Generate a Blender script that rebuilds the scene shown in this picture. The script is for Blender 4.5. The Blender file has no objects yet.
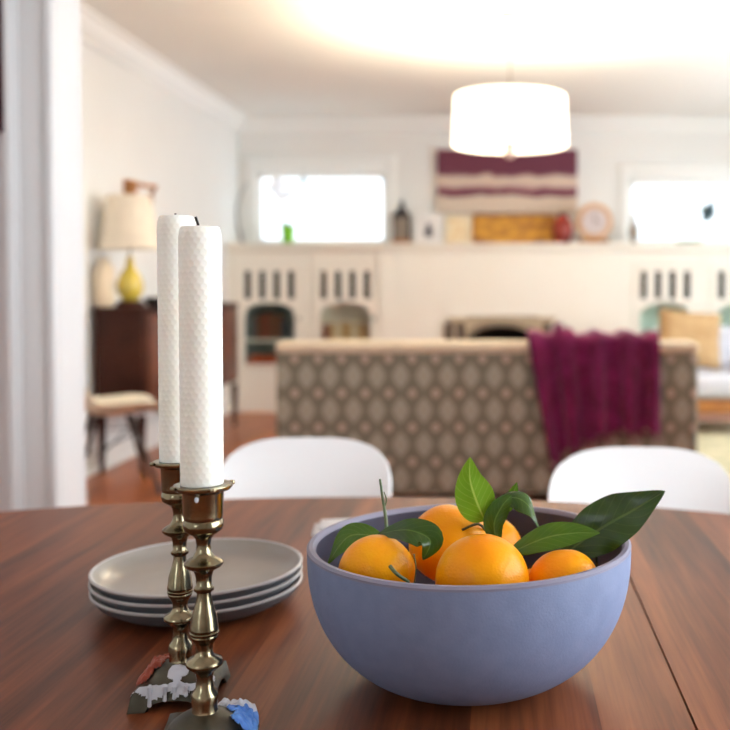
import bpy, bmesh, math, random
from mathutils import Vector, Matrix, Euler, noise
random.seed(7)
PI = math.pi
sc = bpy.context.scene
C = sc.collection

# ------------------------------------------------------------------ camera model
F, PX, HOR, PITCH, CAMZ = 970.0, 503.0, 289.0, math.radians(1.5), 1.12
PR = HOR + F * math.tan(PITCH)
TZ = 0.75                                       # table top height

def P(px, py, Y):
    """world point at distance Y along the room axis for a place in the photograph"""
    x = (px - PX) / F; u = -(py - PR) / F
    d = Vector((x, math.cos(PITCH) + u * math.sin(PITCH), -math.sin(PITCH) + u * math.cos(PITCH)))
    d *= Y / d.y
    return Vector((0, 0, CAMZ)) + d

cam = bpy.data.objects.new('camera', bpy.data.cameras.new('camera'))
C.objects.link(cam); sc.camera = cam
cam.location = (0, 0, CAMZ); cam.rotation_euler = (PI / 2 - PITCH, 0, 0)
cd = cam.data
cd.sensor_width = 36; cd.sensor_fit = 'HORIZONTAL'; cd.lens = 36 * F / 730
cd.shift_x = -(PX - 365) / 730; cd.shift_y = (PR - 365) / 730
cd.clip_start = 0.05
cd.dof.use_dof = True; cd.dof.focus_distance = 0.83; cd.dof.aperture_fstop = 5.0

# ------------------------------------------------------------------ materials
def lin(c):
    return tuple(((v / 255) / 12.92 if v / 255 <= .04045 else ((v / 255 + .055) / 1.055) ** 2.4) for v in c[:3]) + (1,)

def mat(name, col, rough=.5, metal=0, var=None, vscale=8, stretch=(1, 1, 1), bump=0, bscale=60, coat=0,
        spec=.5, trans=0, sss=0, detail=4, coatr=.1, sheen=0):
    m = bpy.data.materials.new(name); m.use_nodes = True
    nt = m.node_tree; b = nt.nodes['Principled BSDF']
    b.inputs['Base Color'].default_value = lin(col)
    b.inputs['Roughness'].default_value = rough; b.inputs['Metallic'].default_value = metal
    b.inputs['Coat Weight'].default_value = coat; b.inputs['Coat Roughness'].default_value = coatr
    b.inputs['Specular IOR Level'].default_value = spec
    b.inputs['Transmission Weight'].default_value = trans
    if sheen: b.inputs['Sheen Weight'].default_value = sheen
    if sss:
        b.inputs['Subsurface Weight'].default_value = sss
        b.inputs['Subsurface Radius'].default_value = (.012, .01, .008)
        b.inputs['Subsurface Scale'].default_value = 1
    tc = nt.nodes.new('ShaderNodeTexCoord'); mp = nt.nodes.new('ShaderNodeMapping')
    mp.inputs['Scale'].default_value = stretch
    nt.links.new(tc.outputs['Object'], mp.inputs['Vector'])
    if var is None: var = tuple(max(0, c * .94) for c in col)
    n = nt.nodes.new('ShaderNodeTexNoise'); n.inputs['Scale'].default_value = vscale; n.inputs['Detail'].default_value = detail
    nt.links.new(mp.outputs[0], n.inputs['Vector'])
    r = nt.nodes.new('ShaderNodeValToRGB')
    r.color_ramp.elements[0].position = .35; r.color_ramp.elements[1].position = .65
    r.color_ramp.elements[0].color = lin(col); r.color_ramp.elements[1].color = lin(var)
    nt.links.new(n.outputs['Fac'], r.inputs['Fac']); nt.links.new(r.outputs['Color'], b.inputs['Base Color'])
    if bump:
        n2 = nt.nodes.new('ShaderNodeTexNoise'); n2.inputs['Scale'].default_value = bscale; n2.inputs['Detail'].default_value = 3
        nt.links.new(mp.outputs[0], n2.inputs['Vector'])
        bp = nt.nodes.new('ShaderNodeBump'); bp.inputs['Strength'].default_value = bump; bp.inputs['Distance'].default_value = .002
        nt.links.new(n2.outputs['Fac'], bp.inputs['Height']); nt.links.new(bp.outputs[0], b.inputs['Normal'])
    return m

def nodes(m): return m.node_tree.nodes, m.node_tree.links, m.node_tree.nodes['Principled BSDF']

def mathn(N, L, op, a, b=None, c=None):
    n = N.new('ShaderNodeMath'); n.operation = op
    for i, v in enumerate((a, b, c)):
        if v is None: continue
        if isinstance(v, (int, float)): n.inputs[i].default_value = v
        else: L.new(v, n.inputs[i])
    return n.outputs[0]

M = {}
M['wall'] = mat('wall_paint', (235, 234, 231), .75, var=(233, 232, 229), vscale=2, bump=.05, bscale=200)
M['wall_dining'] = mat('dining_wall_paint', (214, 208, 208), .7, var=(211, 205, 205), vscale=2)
M['ceiling'] = mat('ceiling_paint', (238, 236, 231), .85, var=(236, 234, 229), vscale=2)
M['casing'] = mat('casing_paint', (216, 216, 216), .5, var=(213, 213, 213), vscale=2)
M['trim'] = mat('white_trim_paint', (244, 244, 242), .4, var=(242, 242, 240), vscale=2)
M['builtin'] = mat('cream_cabinet_paint', (243, 238, 227), .45, var=(241, 236, 225), vscale=2)
M['brick'] = mat('painted_brick', (243, 239, 229), .6, var=(241, 236, 225), vscale=2)
M['candle'] = mat('ivory_beeswax', (250, 248, 238), .55, sss=.35, var=(246, 243, 230), spec=.3)
M['wick'] = mat('charred_wick', (22, 14, 12), .9)
M['wick_white'] = mat('cotton_wick', (120, 110, 105), .9)
M['brass'] = mat('aged_brass', (166, 154, 124), .2, 1, var=(112, 104, 82), vscale=35, bump=.12, bscale=90)
M['brass_dark'] = mat('tarnished_brass', (96, 92, 80), .42, 1, var=(64, 64, 58), vscale=30, bump=.15, bscale=80)
M['wax_white'] = mat('white_wax', (206, 208, 216), .45, sss=.3)
M['wax_red'] = mat('red_wax', (150, 62, 38), .5, sss=.2, bump=.6, bscale=180)
M['wax_blue'] = mat('blue_wax', (60, 110, 190), .5, sss=.2, bump=.6, bscale=180, var=(90, 140, 210), vscale=90)
M['plate'] = mat('grey_stoneware_glaze', (150, 142, 134), .28, var=(144, 136, 126), vscale=20, coat=.3, coatr=.2)
M['plate_under'] = mat('dark_slate_underside', (104, 108, 114), .5)  # underside darker than the plate well
M['plate_rim'] = mat('pale_plate_rim', (196, 192, 190), .35)  # narrow rim paler than the plate well
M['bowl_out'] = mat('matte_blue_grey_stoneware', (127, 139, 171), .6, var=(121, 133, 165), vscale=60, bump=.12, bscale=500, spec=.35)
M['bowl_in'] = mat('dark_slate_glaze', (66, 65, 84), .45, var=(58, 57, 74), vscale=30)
M['bowl_rim'] = mat('pale_bowl_rim', (138, 136, 156), .5)  # rim paler than the bowl body
M['orange_in'] = mat('twig', (60, 84, 40), .6)
M['stem_green'] = mat('green_stem', (74, 100, 66), .5, var=(104, 112, 70), vscale=120)
M['stem_brown'] = mat('brown_stem', (70, 50, 30), .6, var=(96, 92, 50), vscale=100)
M['paper'] = mat('white_napkin_cloth', (232, 228, 226), .8)
M['shell'] = mat('white_moulded_plastic', (250, 250, 250), .35, var=(248, 248, 248), vscale=2)
M['shell_cream'] = mat('cream_moulded_plastic', (236, 226, 204), .4)
M['dowel'] = mat('maple_dowel', (190, 150, 100), .45, vscale=20, stretch=(1, 1, .1), var=(170, 128, 80))
M['dowel_dark'] = mat('dark_dowel', (50, 34, 28), .45)
M['black_metal'] = mat('black_metal', (26, 25, 25), .4, 1)
M['sofa_top'] = mat('beige_top_fabric', (232, 216, 190), .9, bump=.3, bscale=300)
M['throw'] = mat('magenta_wool', (124, 28, 84), .9, var=(100, 20, 66), vscale=14, bump=.8, bscale=220, spec=.1, sheen=.35)
M['fringe'] = mat('magenta_fringe', (120, 28, 80), .95)
M['walnut_dark'] = mat('dark_walnut', (66, 30, 18), .5, spec=.2, var=(50, 22, 13), vscale=6, stretch=(1, .15, 1))
M['walnut_warm'] = mat('warm_walnut', (104, 54, 34), .4, var=(84, 42, 28), vscale=6, stretch=(1, .15, 1))
M['shade_linen'] = mat('linen_lampshade', (240, 228, 208), .8, bump=.3, bscale=300)
M['yellow_glaze'] = mat('yellow_glaze', (214, 192, 84), .2, coat=.5, var=(204, 178, 66))
M['tan_wood'] = mat('tan_wood', (176, 116, 56), .45, var=(150, 92, 42), vscale=10, stretch=(1, 4, 4))
M['cream_ceramic'] = mat('cream_ceramic', (232, 214, 186), .4)
M['grey_ceramic'] = mat('grey_ceramic', (150, 142, 140), .5)
M['dried'] = mat('dried_stems', (160, 130, 90), .9)
M['dark_ceramic'] = mat('dark_ceramic', (50, 48, 46), .35)
M['pot_green'] = mat('lime_green_pot', (120, 190, 10), .35)
M['pot_dish'] = mat('green_dish', (96, 128, 60), .35)
M['petal'] = mat('white_petal', (245, 242, 248), .6)
M['leafdark'] = mat('dark_leaf', (52, 90, 40), .45)
M['lantern'] = mat('dark_bronze_lantern', (66, 60, 62), .45, .6)
M['lantern_glass'] = mat('smoky_lantern_glass', (140, 128, 116), .2, spec=.6)
M['white_frame'] = mat('white_frame', (250, 249, 248), .4)
M['cream_frame'] = mat('cream_frame', (236, 220, 190), .5)
M['photo_dark'] = mat('dark_photo_figure', (52, 40, 60), .5)
M['photo_pale'] = mat('pale_photo_print', (238, 234, 232), .5)
M['photo_tan'] = mat('warm_photo_print', (222, 190, 140), .5, var=(240, 226, 196), vscale=12)
M['redvase'] = mat('red_lacquer', (150, 42, 20), .45, coat=.15, var=(120, 30, 16))
M['clock_wood'] = mat('clock_wood', (200, 156, 116), .4, var=(212, 170, 130))
M['clock_face'] = mat('clock_face', (208, 196, 196), .4)
M['firebrick'] = mat('black_firebrick', (20, 17, 16), .95, bump=.6)  # firebox lining, near-black all over
M['insert_metal'] = mat('antique_pewter', (150, 138, 122), .4, .7)
M['tile_dark'] = mat('brown_tile', (104, 86, 72), .35, var=(84, 70, 60))
M['tile_light'] = mat('beige_tile', (190, 172, 146), .4)
M['grey_up'] = mat('pale_blue_grey_upholstery', (206, 206, 214), .9, bump=.3, bscale=300)
M['pillow_tan'] = mat('golden_tan_cushion', (182, 150, 108), .85, var=(166, 132, 90), vscale=10, bump=.3, bscale=300)
M['grey_branch'] = mat('weathered_grey_wood', (150, 148, 148), .8)
M['ornament'] = mat('blue_green_glass_ornament', (56, 84, 92), .2, var=(40, 62, 74), spec=.8)
M['grass'] = mat('dark_artwork_purple', (66, 14, 34), .6)
M['finial'] = mat('brushed_nickel_finial', (214, 184, 172), .4, .3)
for nm, c in dict(brown=(112, 70, 50), rust=(190, 80, 36), cream=(226, 206, 176), tan=(196, 152, 96), red=(140, 52, 36), slate=(84, 96, 104), teal=(70, 100, 104), pink=(222, 202, 200)).items():
    M['book_' + nm] = mat('book_' + nm, c, .7)
M['pages'] = mat('book_pages', (228, 218, 196), .9)
M['back_dark'] = mat('slate_green_cabinet_lining', (122, 140, 138), .6)
M['back_teal'] = mat('pale_teal_cabinet_lining', (208, 226, 216), .6)
M['back_cream'] = mat('cream_cabinet_lining', (236, 226, 210), .6)

def glass_mat(name, tint, mixf=.06):
    m = bpy.data.materials.new(name); m.use_nodes = True
    N = m.node_tree.nodes; L = m.node_tree.links; N.clear()
    o = N.new('ShaderNodeOutputMaterial'); t = N.new('ShaderNodeBsdfTransparent'); g = N.new('ShaderNodeBsdfGlossy')
    t.inputs[0].default_value = lin(tint); g.inputs['Roughness'].default_value = .05
    x = N.new('ShaderNodeMixShader'); x.inputs[0].default_value = mixf
    L.new(t.outputs[0], x.inputs[1]); L.new(g.outputs[0], x.inputs[2]); L.new(x.outputs[0], o.inputs[0])
    return m
M['glass'] = glass_mat('window_glass', (250, 252, 255))
M['glass_back'] = glass_mat('dimmed_back_window_glass', (186, 189, 192))  # grey tint added to dim the daylight seen through the back windows
M['glass_cab'] = glass_mat('cabinet_glass', (248, 252, 250), .05)
M['glass_leaded'] = glass_mat('leaded_green_glass', (58, 100, 76), .02)

def emis(name, col, strength, transl=0):
    m = bpy.data.materials.new(name); m.use_nodes = True
    N, L, b = nodes(m)
    b.inputs['Base Color'].default_value = lin(col); b.inputs['Roughness'].default_value = .9
    b.inputs['Emission Color'].default_value = lin(col); b.inputs['Emission Strength'].default_value = strength
    return m
M['drum'] = emis('lit_white_drum_shade', (255, 247, 226), 1.6)
M['drum_diff'] = emis('lit_diffuser', (255, 250, 232), 1.9)

# walnut table top: boards along Y with fine grain
def wood_table():
    m = bpy.data.materials.new('oiled_walnut_boards'); m.use_nodes = True
    N, L, b = nodes(m)
    tc = N.new('ShaderNodeTexCoord'); sep = N.new('ShaderNodeSeparateXYZ'); L.new(tc.outputs['Object'], sep.inputs[0])
    idx = mathn(N, L, 'FLOOR', mathn(N, L, 'MULTIPLY', sep.outputs[0], 9.0))
    wn = N.new('ShaderNodeTexWhiteNoise'); wn.noise_dimensions = '1D'; L.new(idx, wn.inputs['W'])
    mp = N.new('ShaderNodeMapping'); mp.inputs['Scale'].default_value = (26, 1.6, 1); L.new(tc.outputs['Object'], mp.inputs['Vector'])
    off = N.new('ShaderNodeCombineXYZ'); L.new(mathn(N, L, 'MULTIPLY', wn.outputs['Value'], 40), off.inputs[1])
    L.new(off.outputs[0], mp.inputs['Location'])
    n = N.new('ShaderNodeTexNoise'); n.inputs['Scale'].default_value = 1; n.inputs['Detail'].default_value = 7; n.inputs['Distortion'].default_value = .6
    L.new(mp.outputs[0], n.inputs['Vector'])
    mp2 = N.new('ShaderNodeMapping'); mp2.inputs['Scale'].default_value = (260, 9, 1); L.new(tc.outputs['Object'], mp2.inputs['Vector'])
    n2 = N.new('ShaderNodeTexNoise'); n2.inputs['Detail'].default_value = 2; n2.inputs['Scale'].default_value = 1; L.new(mp2.outputs[0], n2.inputs['Vector'])
    v = mathn(N, L, 'ADD', mathn(N, L, 'MULTIPLY', n.outputs['Fac'], .75), mathn(N, L, 'MULTIPLY', n2.outputs['Fac'], .25))
    v = mathn(N, L, 'ADD', v, mathn(N, L, 'MULTIPLY', mathn(N, L, 'SUBTRACT', wn.outputs['Value'], .5), .13))
    r = N.new('ShaderNodeValToRGB'); e = r.color_ramp.elements
    e[0].position = .3; e[0].color = lin((72, 34, 18)); e[1].position = .72; e[1].color = lin((160, 92, 54))
    k = e.new(.5); k.color = lin((116, 62, 35))
    L.new(v, r.inputs['Fac']); L.new(r.outputs['Color'], b.inputs['Base Color'])
    b.inputs['Roughness'].default_value = .4; b.inputs['Specular IOR Level'].default_value = .27
    bp = N.new('ShaderNodeBump'); bp.inputs['Strength'].default_value = .12; bp.inputs['Distance'].default_value = .001
    L.new(n2.outputs['Fac'], bp.inputs['Height']); L.new(bp.outputs[0], b.inputs['Normal'])
    return m
M['table'] = wood_table()

def wood_floor():
    m = bpy.data.materials.new('honey_oak_strip_floor'); m.use_nodes = True
    N, L, b = nodes(m)
    tc = N.new('ShaderNodeTexCoord'); mp = N.new('ShaderNodeMapping'); L.new(tc.outputs['Object'], mp.inputs['Vector'])
    mp.inputs['Rotation'].default_value = (0, 0, PI / 2)
    br = N.new('ShaderNodeTexBrick'); br.inputs['Scale'].default_value = 1
    br.inputs['Brick Width'].default_value = 1.1; br.inputs['Row Height'].default_value = .07; br.inputs['Mortar Size'].default_value = .002
    br.inputs['Color1'].default_value = lin((176, 100, 52)); br.inputs['Color2'].default_value = lin((150, 80, 40)); br.inputs['Mortar'].default_value = lin((80, 44, 24))
    L.new(mp.outputs[0], br.inputs['Vector'])
    L.new(br.outputs['Color'], b.inputs['Base Color']); b.inputs['Roughness'].default_value = .35
    return m
M['floor'] = wood_floor()

def rug_mat():
    m = mat('sage_rug', (176, 172, 140), .95, var=(206, 198, 168), vscale=6, bump=.5, bscale=250); return m
M['rug'] = rug_mat()

def sofa_mat():
    m = bpy.data.materials.new('medallion_upholstery'); m.use_nodes = True
    N, L, b = nodes(m)
    tc = N.new('ShaderNodeTexCoord'); sep = N.new('ShaderNodeSeparateXYZ'); L.new(tc.outputs['Object'], sep.inputs[0])
    hx = mathn(N, L, 'ADD', sep.outputs[0], mathn(N, L, 'MULTIPLY', sep.outputs[1], 1.0))
    u = mathn(N, L, 'DIVIDE', mathn(N, L, 'ADD', hx, .02), .1165); v = mathn(N, L, 'DIVIDE', mathn(N, L, 'ADD', sep.outputs[2], -.09), .171)
    def blob(ou, ov, ru, rv, p):
        fu = mathn(N, L, 'ABSOLUTE', mathn(N, L, 'SUBTRACT', mathn(N, L, 'FRACT', mathn(N, L, 'ADD', u, ou)), .5))
        fv = mathn(N, L, 'ABSOLUTE', mathn(N, L, 'SUBTRACT', mathn(N, L, 'FRACT', mathn(N, L, 'ADD', v, ov)), .5))
        a = mathn(N, L, 'POWER', mathn(N, L, 'DIVIDE', fu, ru), p); c = mathn(N, L, 'POWER', mathn(N, L, 'DIVIDE', fv, rv), p)
        return mathn(N, L, 'ADD', a, c)
    big = blob(0, 0, .34, .36, 1.3); small = blob(.5, .5, .17, .13, 2); ring = blob(0, 0, .48, .50, 1.2); core = blob(0, 0, .12, .14, 1.6)
    def mix(fac, c1, c2):
        x = N.new('ShaderNodeMix'); x.data_type = 'RGBA'
        L.new(fac, x.inputs[0])
        for i, c in ((6, c1), (7, c2)):
            if isinstance(c, tuple): x.inputs[i].default_value = lin(c)
            else: L.new(c, x.inputs[i])
        return x.outputs[2]
    lt = lambda a, t: mathn(N, L, 'LESS_THAN', a, t)
    col = mix(lt(ring, 1), (122, 117, 102), (129, 124, 108))
    col = mix(lt(big, 1), col, (166, 161, 146))
    col = mix(lt(core, 1), col, (167, 157, 140))
    col = mix(lt(small, 1), col, (186, 166, 150))
    L.new(col, b.inputs['Base Color']); b.inputs['Roughness'].default_value = .92
    return m
M['sofa'] = sofa_mat()

def art_mat():
    m = bpy.data.materials.new('purple_striped_painting'); m.use_nodes = True
    N, L, b = nodes(m)
    tc = N.new('ShaderNodeTexCoord'); sep = N.new('ShaderNodeSeparateXYZ'); L.new(tc.outputs['Generated'], sep.inputs[0])
    n = N.new('ShaderNodeTexNoise'); n.inputs['Scale'].default_value = 5.0; n.inputs['Detail'].default_value = 5; L.new(tc.outputs['Generated'], n.inputs['Vector'])
    z = mathn(N, L, 'ADD', sep.outputs[2], mathn(N, L, 'MULTIPLY', mathn(N, L, 'SUBTRACT', n.outputs['Fac'], .5), .2))
    r = N.new('ShaderNodeValToRGB'); cr = r.color_ramp; cr.interpolation = 'LINEAR'
    pur, crm, pk = (104, 44, 66), (214, 196, 178), (176, 136, 136)
    cr.elements[0].position = 0; cr.elements[0].color = lin(crm)
    cr.elements[1].position = 1; cr.elements[1].color = lin(pur)
    for p, c in ((.24, crm), (.27, pur), (.37, (128, 70, 86)), (.40, pk), (.46, crm), (.57, (206, 186, 172)), (.61, pur)):
        k = cr.elements.new(p); k.color = lin(c)
    L.new(z, r.inputs[0]); L.new(r.outputs[0], b.inputs['Base Color']); b.inputs['Roughness'].default_value = .7
    return m
M['art'] = art_mat()
M['gold_paint'] = mat('golden_ochre_painting', (226, 168, 56), .6, var=(150, 88, 34), vscale=5, stretch=(1.6, 1, 3))

def orange_mat():
    m = bpy.data.materials.new('orange_peel'); m.use_nodes = True
    N, L, b = nodes(m)
    tc = N.new('ShaderNodeTexCoord')
    n = N.new('ShaderNodeTexNoise'); n.inputs['Scale'].default_value = 14; n.inputs['Detail'].default_value = 4; L.new(tc.outputs['Object'], n.inputs['Vector'])
    r = N.new('ShaderNodeValToRGB'); e = r.color_ramp.elements
    e[0].position = .3; e[0].color = lin((255, 146, 0)); e[1].position = .7; e[1].color = lin((255, 176, 6))
    L.new(n.outputs['Fac'], r.inputs[0]); L.new(r.outputs[0], b.inputs['Base Color'])
    b.inputs['Roughness'].default_value = .34
    b.inputs['Subsurface Weight'].default_value = .05; b.inputs['Subsurface Radius'].default_value = (.01, .004, .001); b.inputs['Subsurface Scale'].default_value = 1
    v = N.new('ShaderNodeTexVoronoi'); v.inputs['Scale'].default_value = 420; L.new(tc.outputs['Object'], v.inputs['Vector'])
    bp = N.new('ShaderNodeBump'); bp.inputs['Strength'].default_value = .3; bp.inputs['Distance'].default_value = .0008; b.inputs['Specular IOR Level'].default_value = .25
    L.new(v.outputs['Distance'], bp.inputs['Height']); L.new(bp.outputs[0], b.inputs['Normal'])
    return m
M['orange'] = orange_mat()

def leaf_mat(name, c1, c2, vein, transl=.35, rough=.3):
    m = bpy.data.materials.new(name); m.use_nodes = True
    N, L, b = nodes(m)
    uv = N.new('ShaderNodeTexCoord'); sep = N.new('ShaderNodeSeparateXYZ'); L.new(uv.outputs['UV'], sep.inputs[0])
    a = mathn(N, L, 'ABSOLUTE', mathn(N, L, 'SUBTRACT', sep.outputs[1], .5))
    mid = mathn(N, L, 'LESS_THAN', a, .025)
    s = mathn(N, L, 'FRACT', mathn(N, L, 'SUBTRACT', mathn(N, L, 'MULTIPLY', sep.outputs[0], 9), mathn(N, L, 'MULTIPLY', a, 5)))
    side = mathn(N, L, 'LESS_THAN', s, .09)
    vv = mathn(N, L, 'MAXIMUM', mid, mathn(N, L, 'MULTIPLY', side, .4))
    n = N.new('ShaderNodeTexNoise'); n.inputs['Scale'].default_value = 45; L.new(uv.outputs['Object'], n.inputs['Vector'])
    x0 = N.new('ShaderNodeMix'); x0.data_type = 'RGBA'; L.new(n.outputs['Fac'], x0.inputs[0]); x0.inputs[6].default_value = lin(c1); x0.inputs[7].default_value = lin(c2)
    x = N.new('ShaderNodeMix'); x.data_type = 'RGBA'; L.new(vv, x.inputs[0]); L.new(x0.outputs[2], x.inputs[6]); x.inputs[7].default_value = lin(vein)
    L.new(x.outputs[2], b.inputs['Base Color']); b.inputs['Roughness'].default_value = rough
    tr = N.new('ShaderNodeBsdfTranslucent'); L.new(x.outputs[2], tr.inputs[0])
    ms = N.new('ShaderNodeMixShader'); ms.inputs[0].default_value = transl
    out = N['Material Output']; L.new(b.outputs[0], ms.inputs[1]); L.new(tr.outputs[0], ms.inputs[2]); L.new(ms.outputs[0], out.inputs[0])
    bp = N.new('ShaderNodeBump'); bp.inputs['Strength'].default_value = .4; bp.inputs['Distance'].default_value = .0006; bp.invert = True
    L.new(vv, bp.inputs['Height']); L.new(bp.outputs[0], b.inputs['Normal'])
    return m
M['leaf_dark'] = leaf_mat('dark_citrus_leaf', (46, 74, 14), (62, 96, 20), (92, 122, 46), .2, .24)
M['leaf_mid'] = leaf_mat('green_citrus_leaf', (74, 118, 20), (96, 140, 30), (130, 164, 66), .3, .27)
M['leaf_light'] = leaf_mat('young_citrus_leaf', (122, 170, 34), (142, 186, 52), (190, 214, 100), .45, .33)

# ------------------------------------------------------------------ mesh helpers
class MB:
    def __init__(s): s.bm = bmesh.new()
    def box(s, c, d, bevel=0, rot=None, seg=2):
        t = bmesh.new(); bmesh.ops.create_cube(t, size=1)
        bmesh.ops.scale(t, vec=d, verts=t.verts)
        if bevel:
            bmesh.ops.bevel(t, geom=t.edges[:], offset=min(bevel, min(d) * .49), segments=seg, affect='EDGES', profile=.5)
        if rot: bmesh.ops.rotate(t, matrix=Euler(rot).to_matrix(), verts=t.verts)
        bmesh.ops.translate(t, vec=c, verts=t.verts)
        s.merge(t); return s
    def merge(s, t):
        me = bpy.data.meshes.new('tmp'); t.to_mesh(me); t.free(); s.bm.from_mesh(me); bpy.data.meshes.remove(me)
    def lathe(s, prof, n=48, c=(0, 0, 0), close=True):
        rings = []
        for r, z in prof:
            if r < 1e-6: rings.append([s.bm.verts.new((c[0], c[1], c[2] + z))])
            else: rings.append([s.bm.verts.new((c[0] + r * math.cos(2 * PI * i / n), c[1] + r * math.sin(2 * PI * i / n), c[2] + z)) for i in range(n)])
        for a, b in zip(rings, rings[1:]):
            for i in range(n):
                j = (i + 1) % n
                if len(a) == 1 and len(b) == 1: continue
                if len(a) == 1: s.bm.faces.new((a[0], b[j], b[i]))
                elif len(b) == 1: s.bm.faces.new((a[i], a[j], b[0]))
                else: s.bm.faces.new((a[i], a[j], b[j], b[i]))
        return s
    def tube(s, pts, rad, n=10):
        pts = [Vector(p) for p in pts]
        if not isinstance(rad, (list, tuple)): rad = [rad] * len(pts)
        rings = []; up = Vector((0.13, .31, 1)).normalized()
        for i, p in enumerate(pts):
            t = (pts[min(i + 1, len(pts) - 1)] - pts[max(i - 1, 0)]).normalized()
            a = t.cross(up)
            if a.length < .1: a = t.cross(Vector((1, 0, 0)))
            a.normalize(); b = t.cross(a)
            rings.append([s.bm.verts.new(p + (a * math.cos(2 * PI * k / n) + b * math.sin(2 * PI * k / n)) * rad[i]) for k in range(n)])
        for a, b in zip(rings, rings[1:]):
            for i in range(n):
                j = (i + 1) % n; s.bm.faces.new((a[i], a[j], b[j], b[i]))
        s.bm.faces.new(rings[0][::-1]); s.bm.faces.new(rings[-1])
        return s
    def prism(s, pts, axis, a, b):
        """polygon pts (2D) extruded along axis from a to b"""
        def v(p, w):
            return {'x': (w, p[0], p[1]), 'y': (p[0], w, p[1]), 'z': (p[0], p[1], w)}[axis]
        A = [s.bm.verts.new(v(p, a)) for p in pts]; B = [s.bm.verts.new(v(p, b)) for p in pts]
        n = len(pts)
        for i in range(n): s.bm.faces.new((A[i], A[(i + 1) % n], B[(i + 1) % n], B[i]))
        s.bm.faces.new(A[::-1]); s.bm.faces.new(B)
        return s
    def surf(s, grid, thick=0, uv=True):
        nu, nv = len(grid), len(grid[0])
        t = bmesh.new()
        V = [[t.verts.new(p) for p in row] for row in grid]
        lay = t.loops.layers.uv.new('UVMap')
        for i in range(nu - 1):
            for j in range(nv - 1):
                f = t.faces.new((V[i][j], V[i + 1][j], V[i + 1][j + 1], V[i][j + 1]))
                for l, (a, b) in zip(f.loops, ((i, j), (i + 1, j), (i + 1, j + 1), (i, j + 1))):
                    l[lay].uv = (a / (nu - 1), b / (nv - 1))
        if thick:
            t.normal_update()
            bmesh.ops.solidify(t, geom=t.faces[:], thickness=thick)
        s.merge(t); return s
    def build(s, name, m, parent=None, loc=(0, 0, 0), rot=(0, 0, 0), smooth=True, sub=0, angle=40):
        bmesh.ops.recalc_face_normals(s.bm, faces=s.bm.faces)
        me = bpy.data.meshes.new(name); s.bm.to_mesh(me); s.bm.free()
        ms = m if isinstance(m, (list, tuple)) else [m]
        for k in ms: me.materials.append(M[k] if isinstance(k, str) else k)
        o = bpy.data.objects.new(name, me); C.objects.link(o)
        o.location = loc; o.rotation_euler = rot
        if parent: o.parent = parent
        if smooth:
            for p in me.polygons: p.use_smooth = True
            try: me.set_sharp_from_angle(angle=math.radians(angle))
            except Exception: pass
        if sub:
            d = o.modifiers.new('sub', 'SUBSURF'); d.levels = sub; d.render_levels = sub
        return o

def tag(o, label, cat, group=None, kind=None):
    o['label'] = label; o['category'] = cat
    if group: o['group'] = group
    if kind: o['kind'] = kind
    return o
def thing(name, label, cat, loc, rz=0, group=None):
    o = bpy.data.objects.new(name, None); C.objects.link(o); o.location = loc; o.rotation_euler = (0, 0, rz)
    o.empty_display_size = .05
    return tag(o, label, cat, group)
def struct(o): o['kind'] = 'structure'; return o
def copy_tree(o, parent=None):
    c = o.copy(); C.objects.link(c); c.parent = parent
    for ch in list(o.children): copy_tree(ch, c)
    return c
def B(c, d, bevel=0, rot=None): return MB().box(c, d, bevel, rot)
def box2(x0, x1, y0, y1, z0, z1, bevel=0): return MB().box(((x0 + x1) / 2, (y0 + y1) / 2, (z0 + z1) / 2), (x1 - x0, y1 - y0, z1 - z0), bevel)
def add2(mb, x0, x1, y0, y1, z0, z1, bevel=0): return mb.box(((x0 + x1) / 2, (y0 + y1) / 2, (z0 + z1) / 2), (x1 - x0, y1 - y0, z1 - z0), bevel)

# ------------------------------------------------------------------ room shell
WL, WR, YB, CH, YF = -2.5, 3.3, 9.2, 2.73, -1.6     # left wall, right wall, back wall, ceiling, open end behind the camera
PY0, PY1 = 2.70, 2.84                                # partition with the cased opening
struct(box2(WL - .15, WR + .15, YF, YB + .15, -.1, 0).build('floor', 'floor', smooth=False))
struct(box2(WL - .15, WR + .15, YF, YB + .15, CH, CH + .1).build('ceiling', 'ceiling', smooth=False))
struct(box2(WL - .12, WL, YF, YB, 0, CH).build('wall_left', 'wall', smooth=False))
# right walls with unseen windows shaped to light the dining and living room
rw = MB()
DW, LW, FW = (.0, 2.4, .55, 2.4), (4.4, 7.6, .7, 2.4), (-1.9, -1.3, 1.1, 2.0)  # dining, living and front windows are unseen, sized for their light
WD = 1.5                                             # unseen right wall of the dining room, set near for stronger side light
add2(rw, WR, WR + .12, PY0, LW[0], 0, CH); add2(rw, WR, WR + .12, LW[1], YB, 0, CH)
add2(rw, WR, WR + .12, LW[0], LW[1], 0, LW[2]); add2(rw, WR, WR + .12, LW[0], LW[1], LW[3], CH)
add2(rw, WD, WD + .12, YF, DW[0], 0, CH); add2(rw, WD, WD + .12, DW[1], PY0, 0, CH)
add2(rw, WD, WD + .12, DW[0], DW[1], 0, DW[2]); add2(rw, WD, WD + .12, DW[0], DW[1], DW[3], CH)
fw = MB()
add2(fw, WL - .12, FW[0], YF - .12, YF, 0, CH); add2(fw, FW[1], WD + .12, YF - .12, YF, 0, CH); add2(fw, FW[0], FW[1], YF - .12, YF, 0, FW[2]); add2(fw, FW[0], FW[1], YF - .12, YF, FW[3], CH)
struct(fw.build('wall_front', 'wall', smooth=False))
f = MB(); a, b, z0, z1 = FW
add2(f, a - .09, a, YF - .1, YF + .02, z0 - .09, z1 + .1); add2(f, b, b + .09, YF - .1, YF + .02, z0 - .09, z1 + .1)
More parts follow.
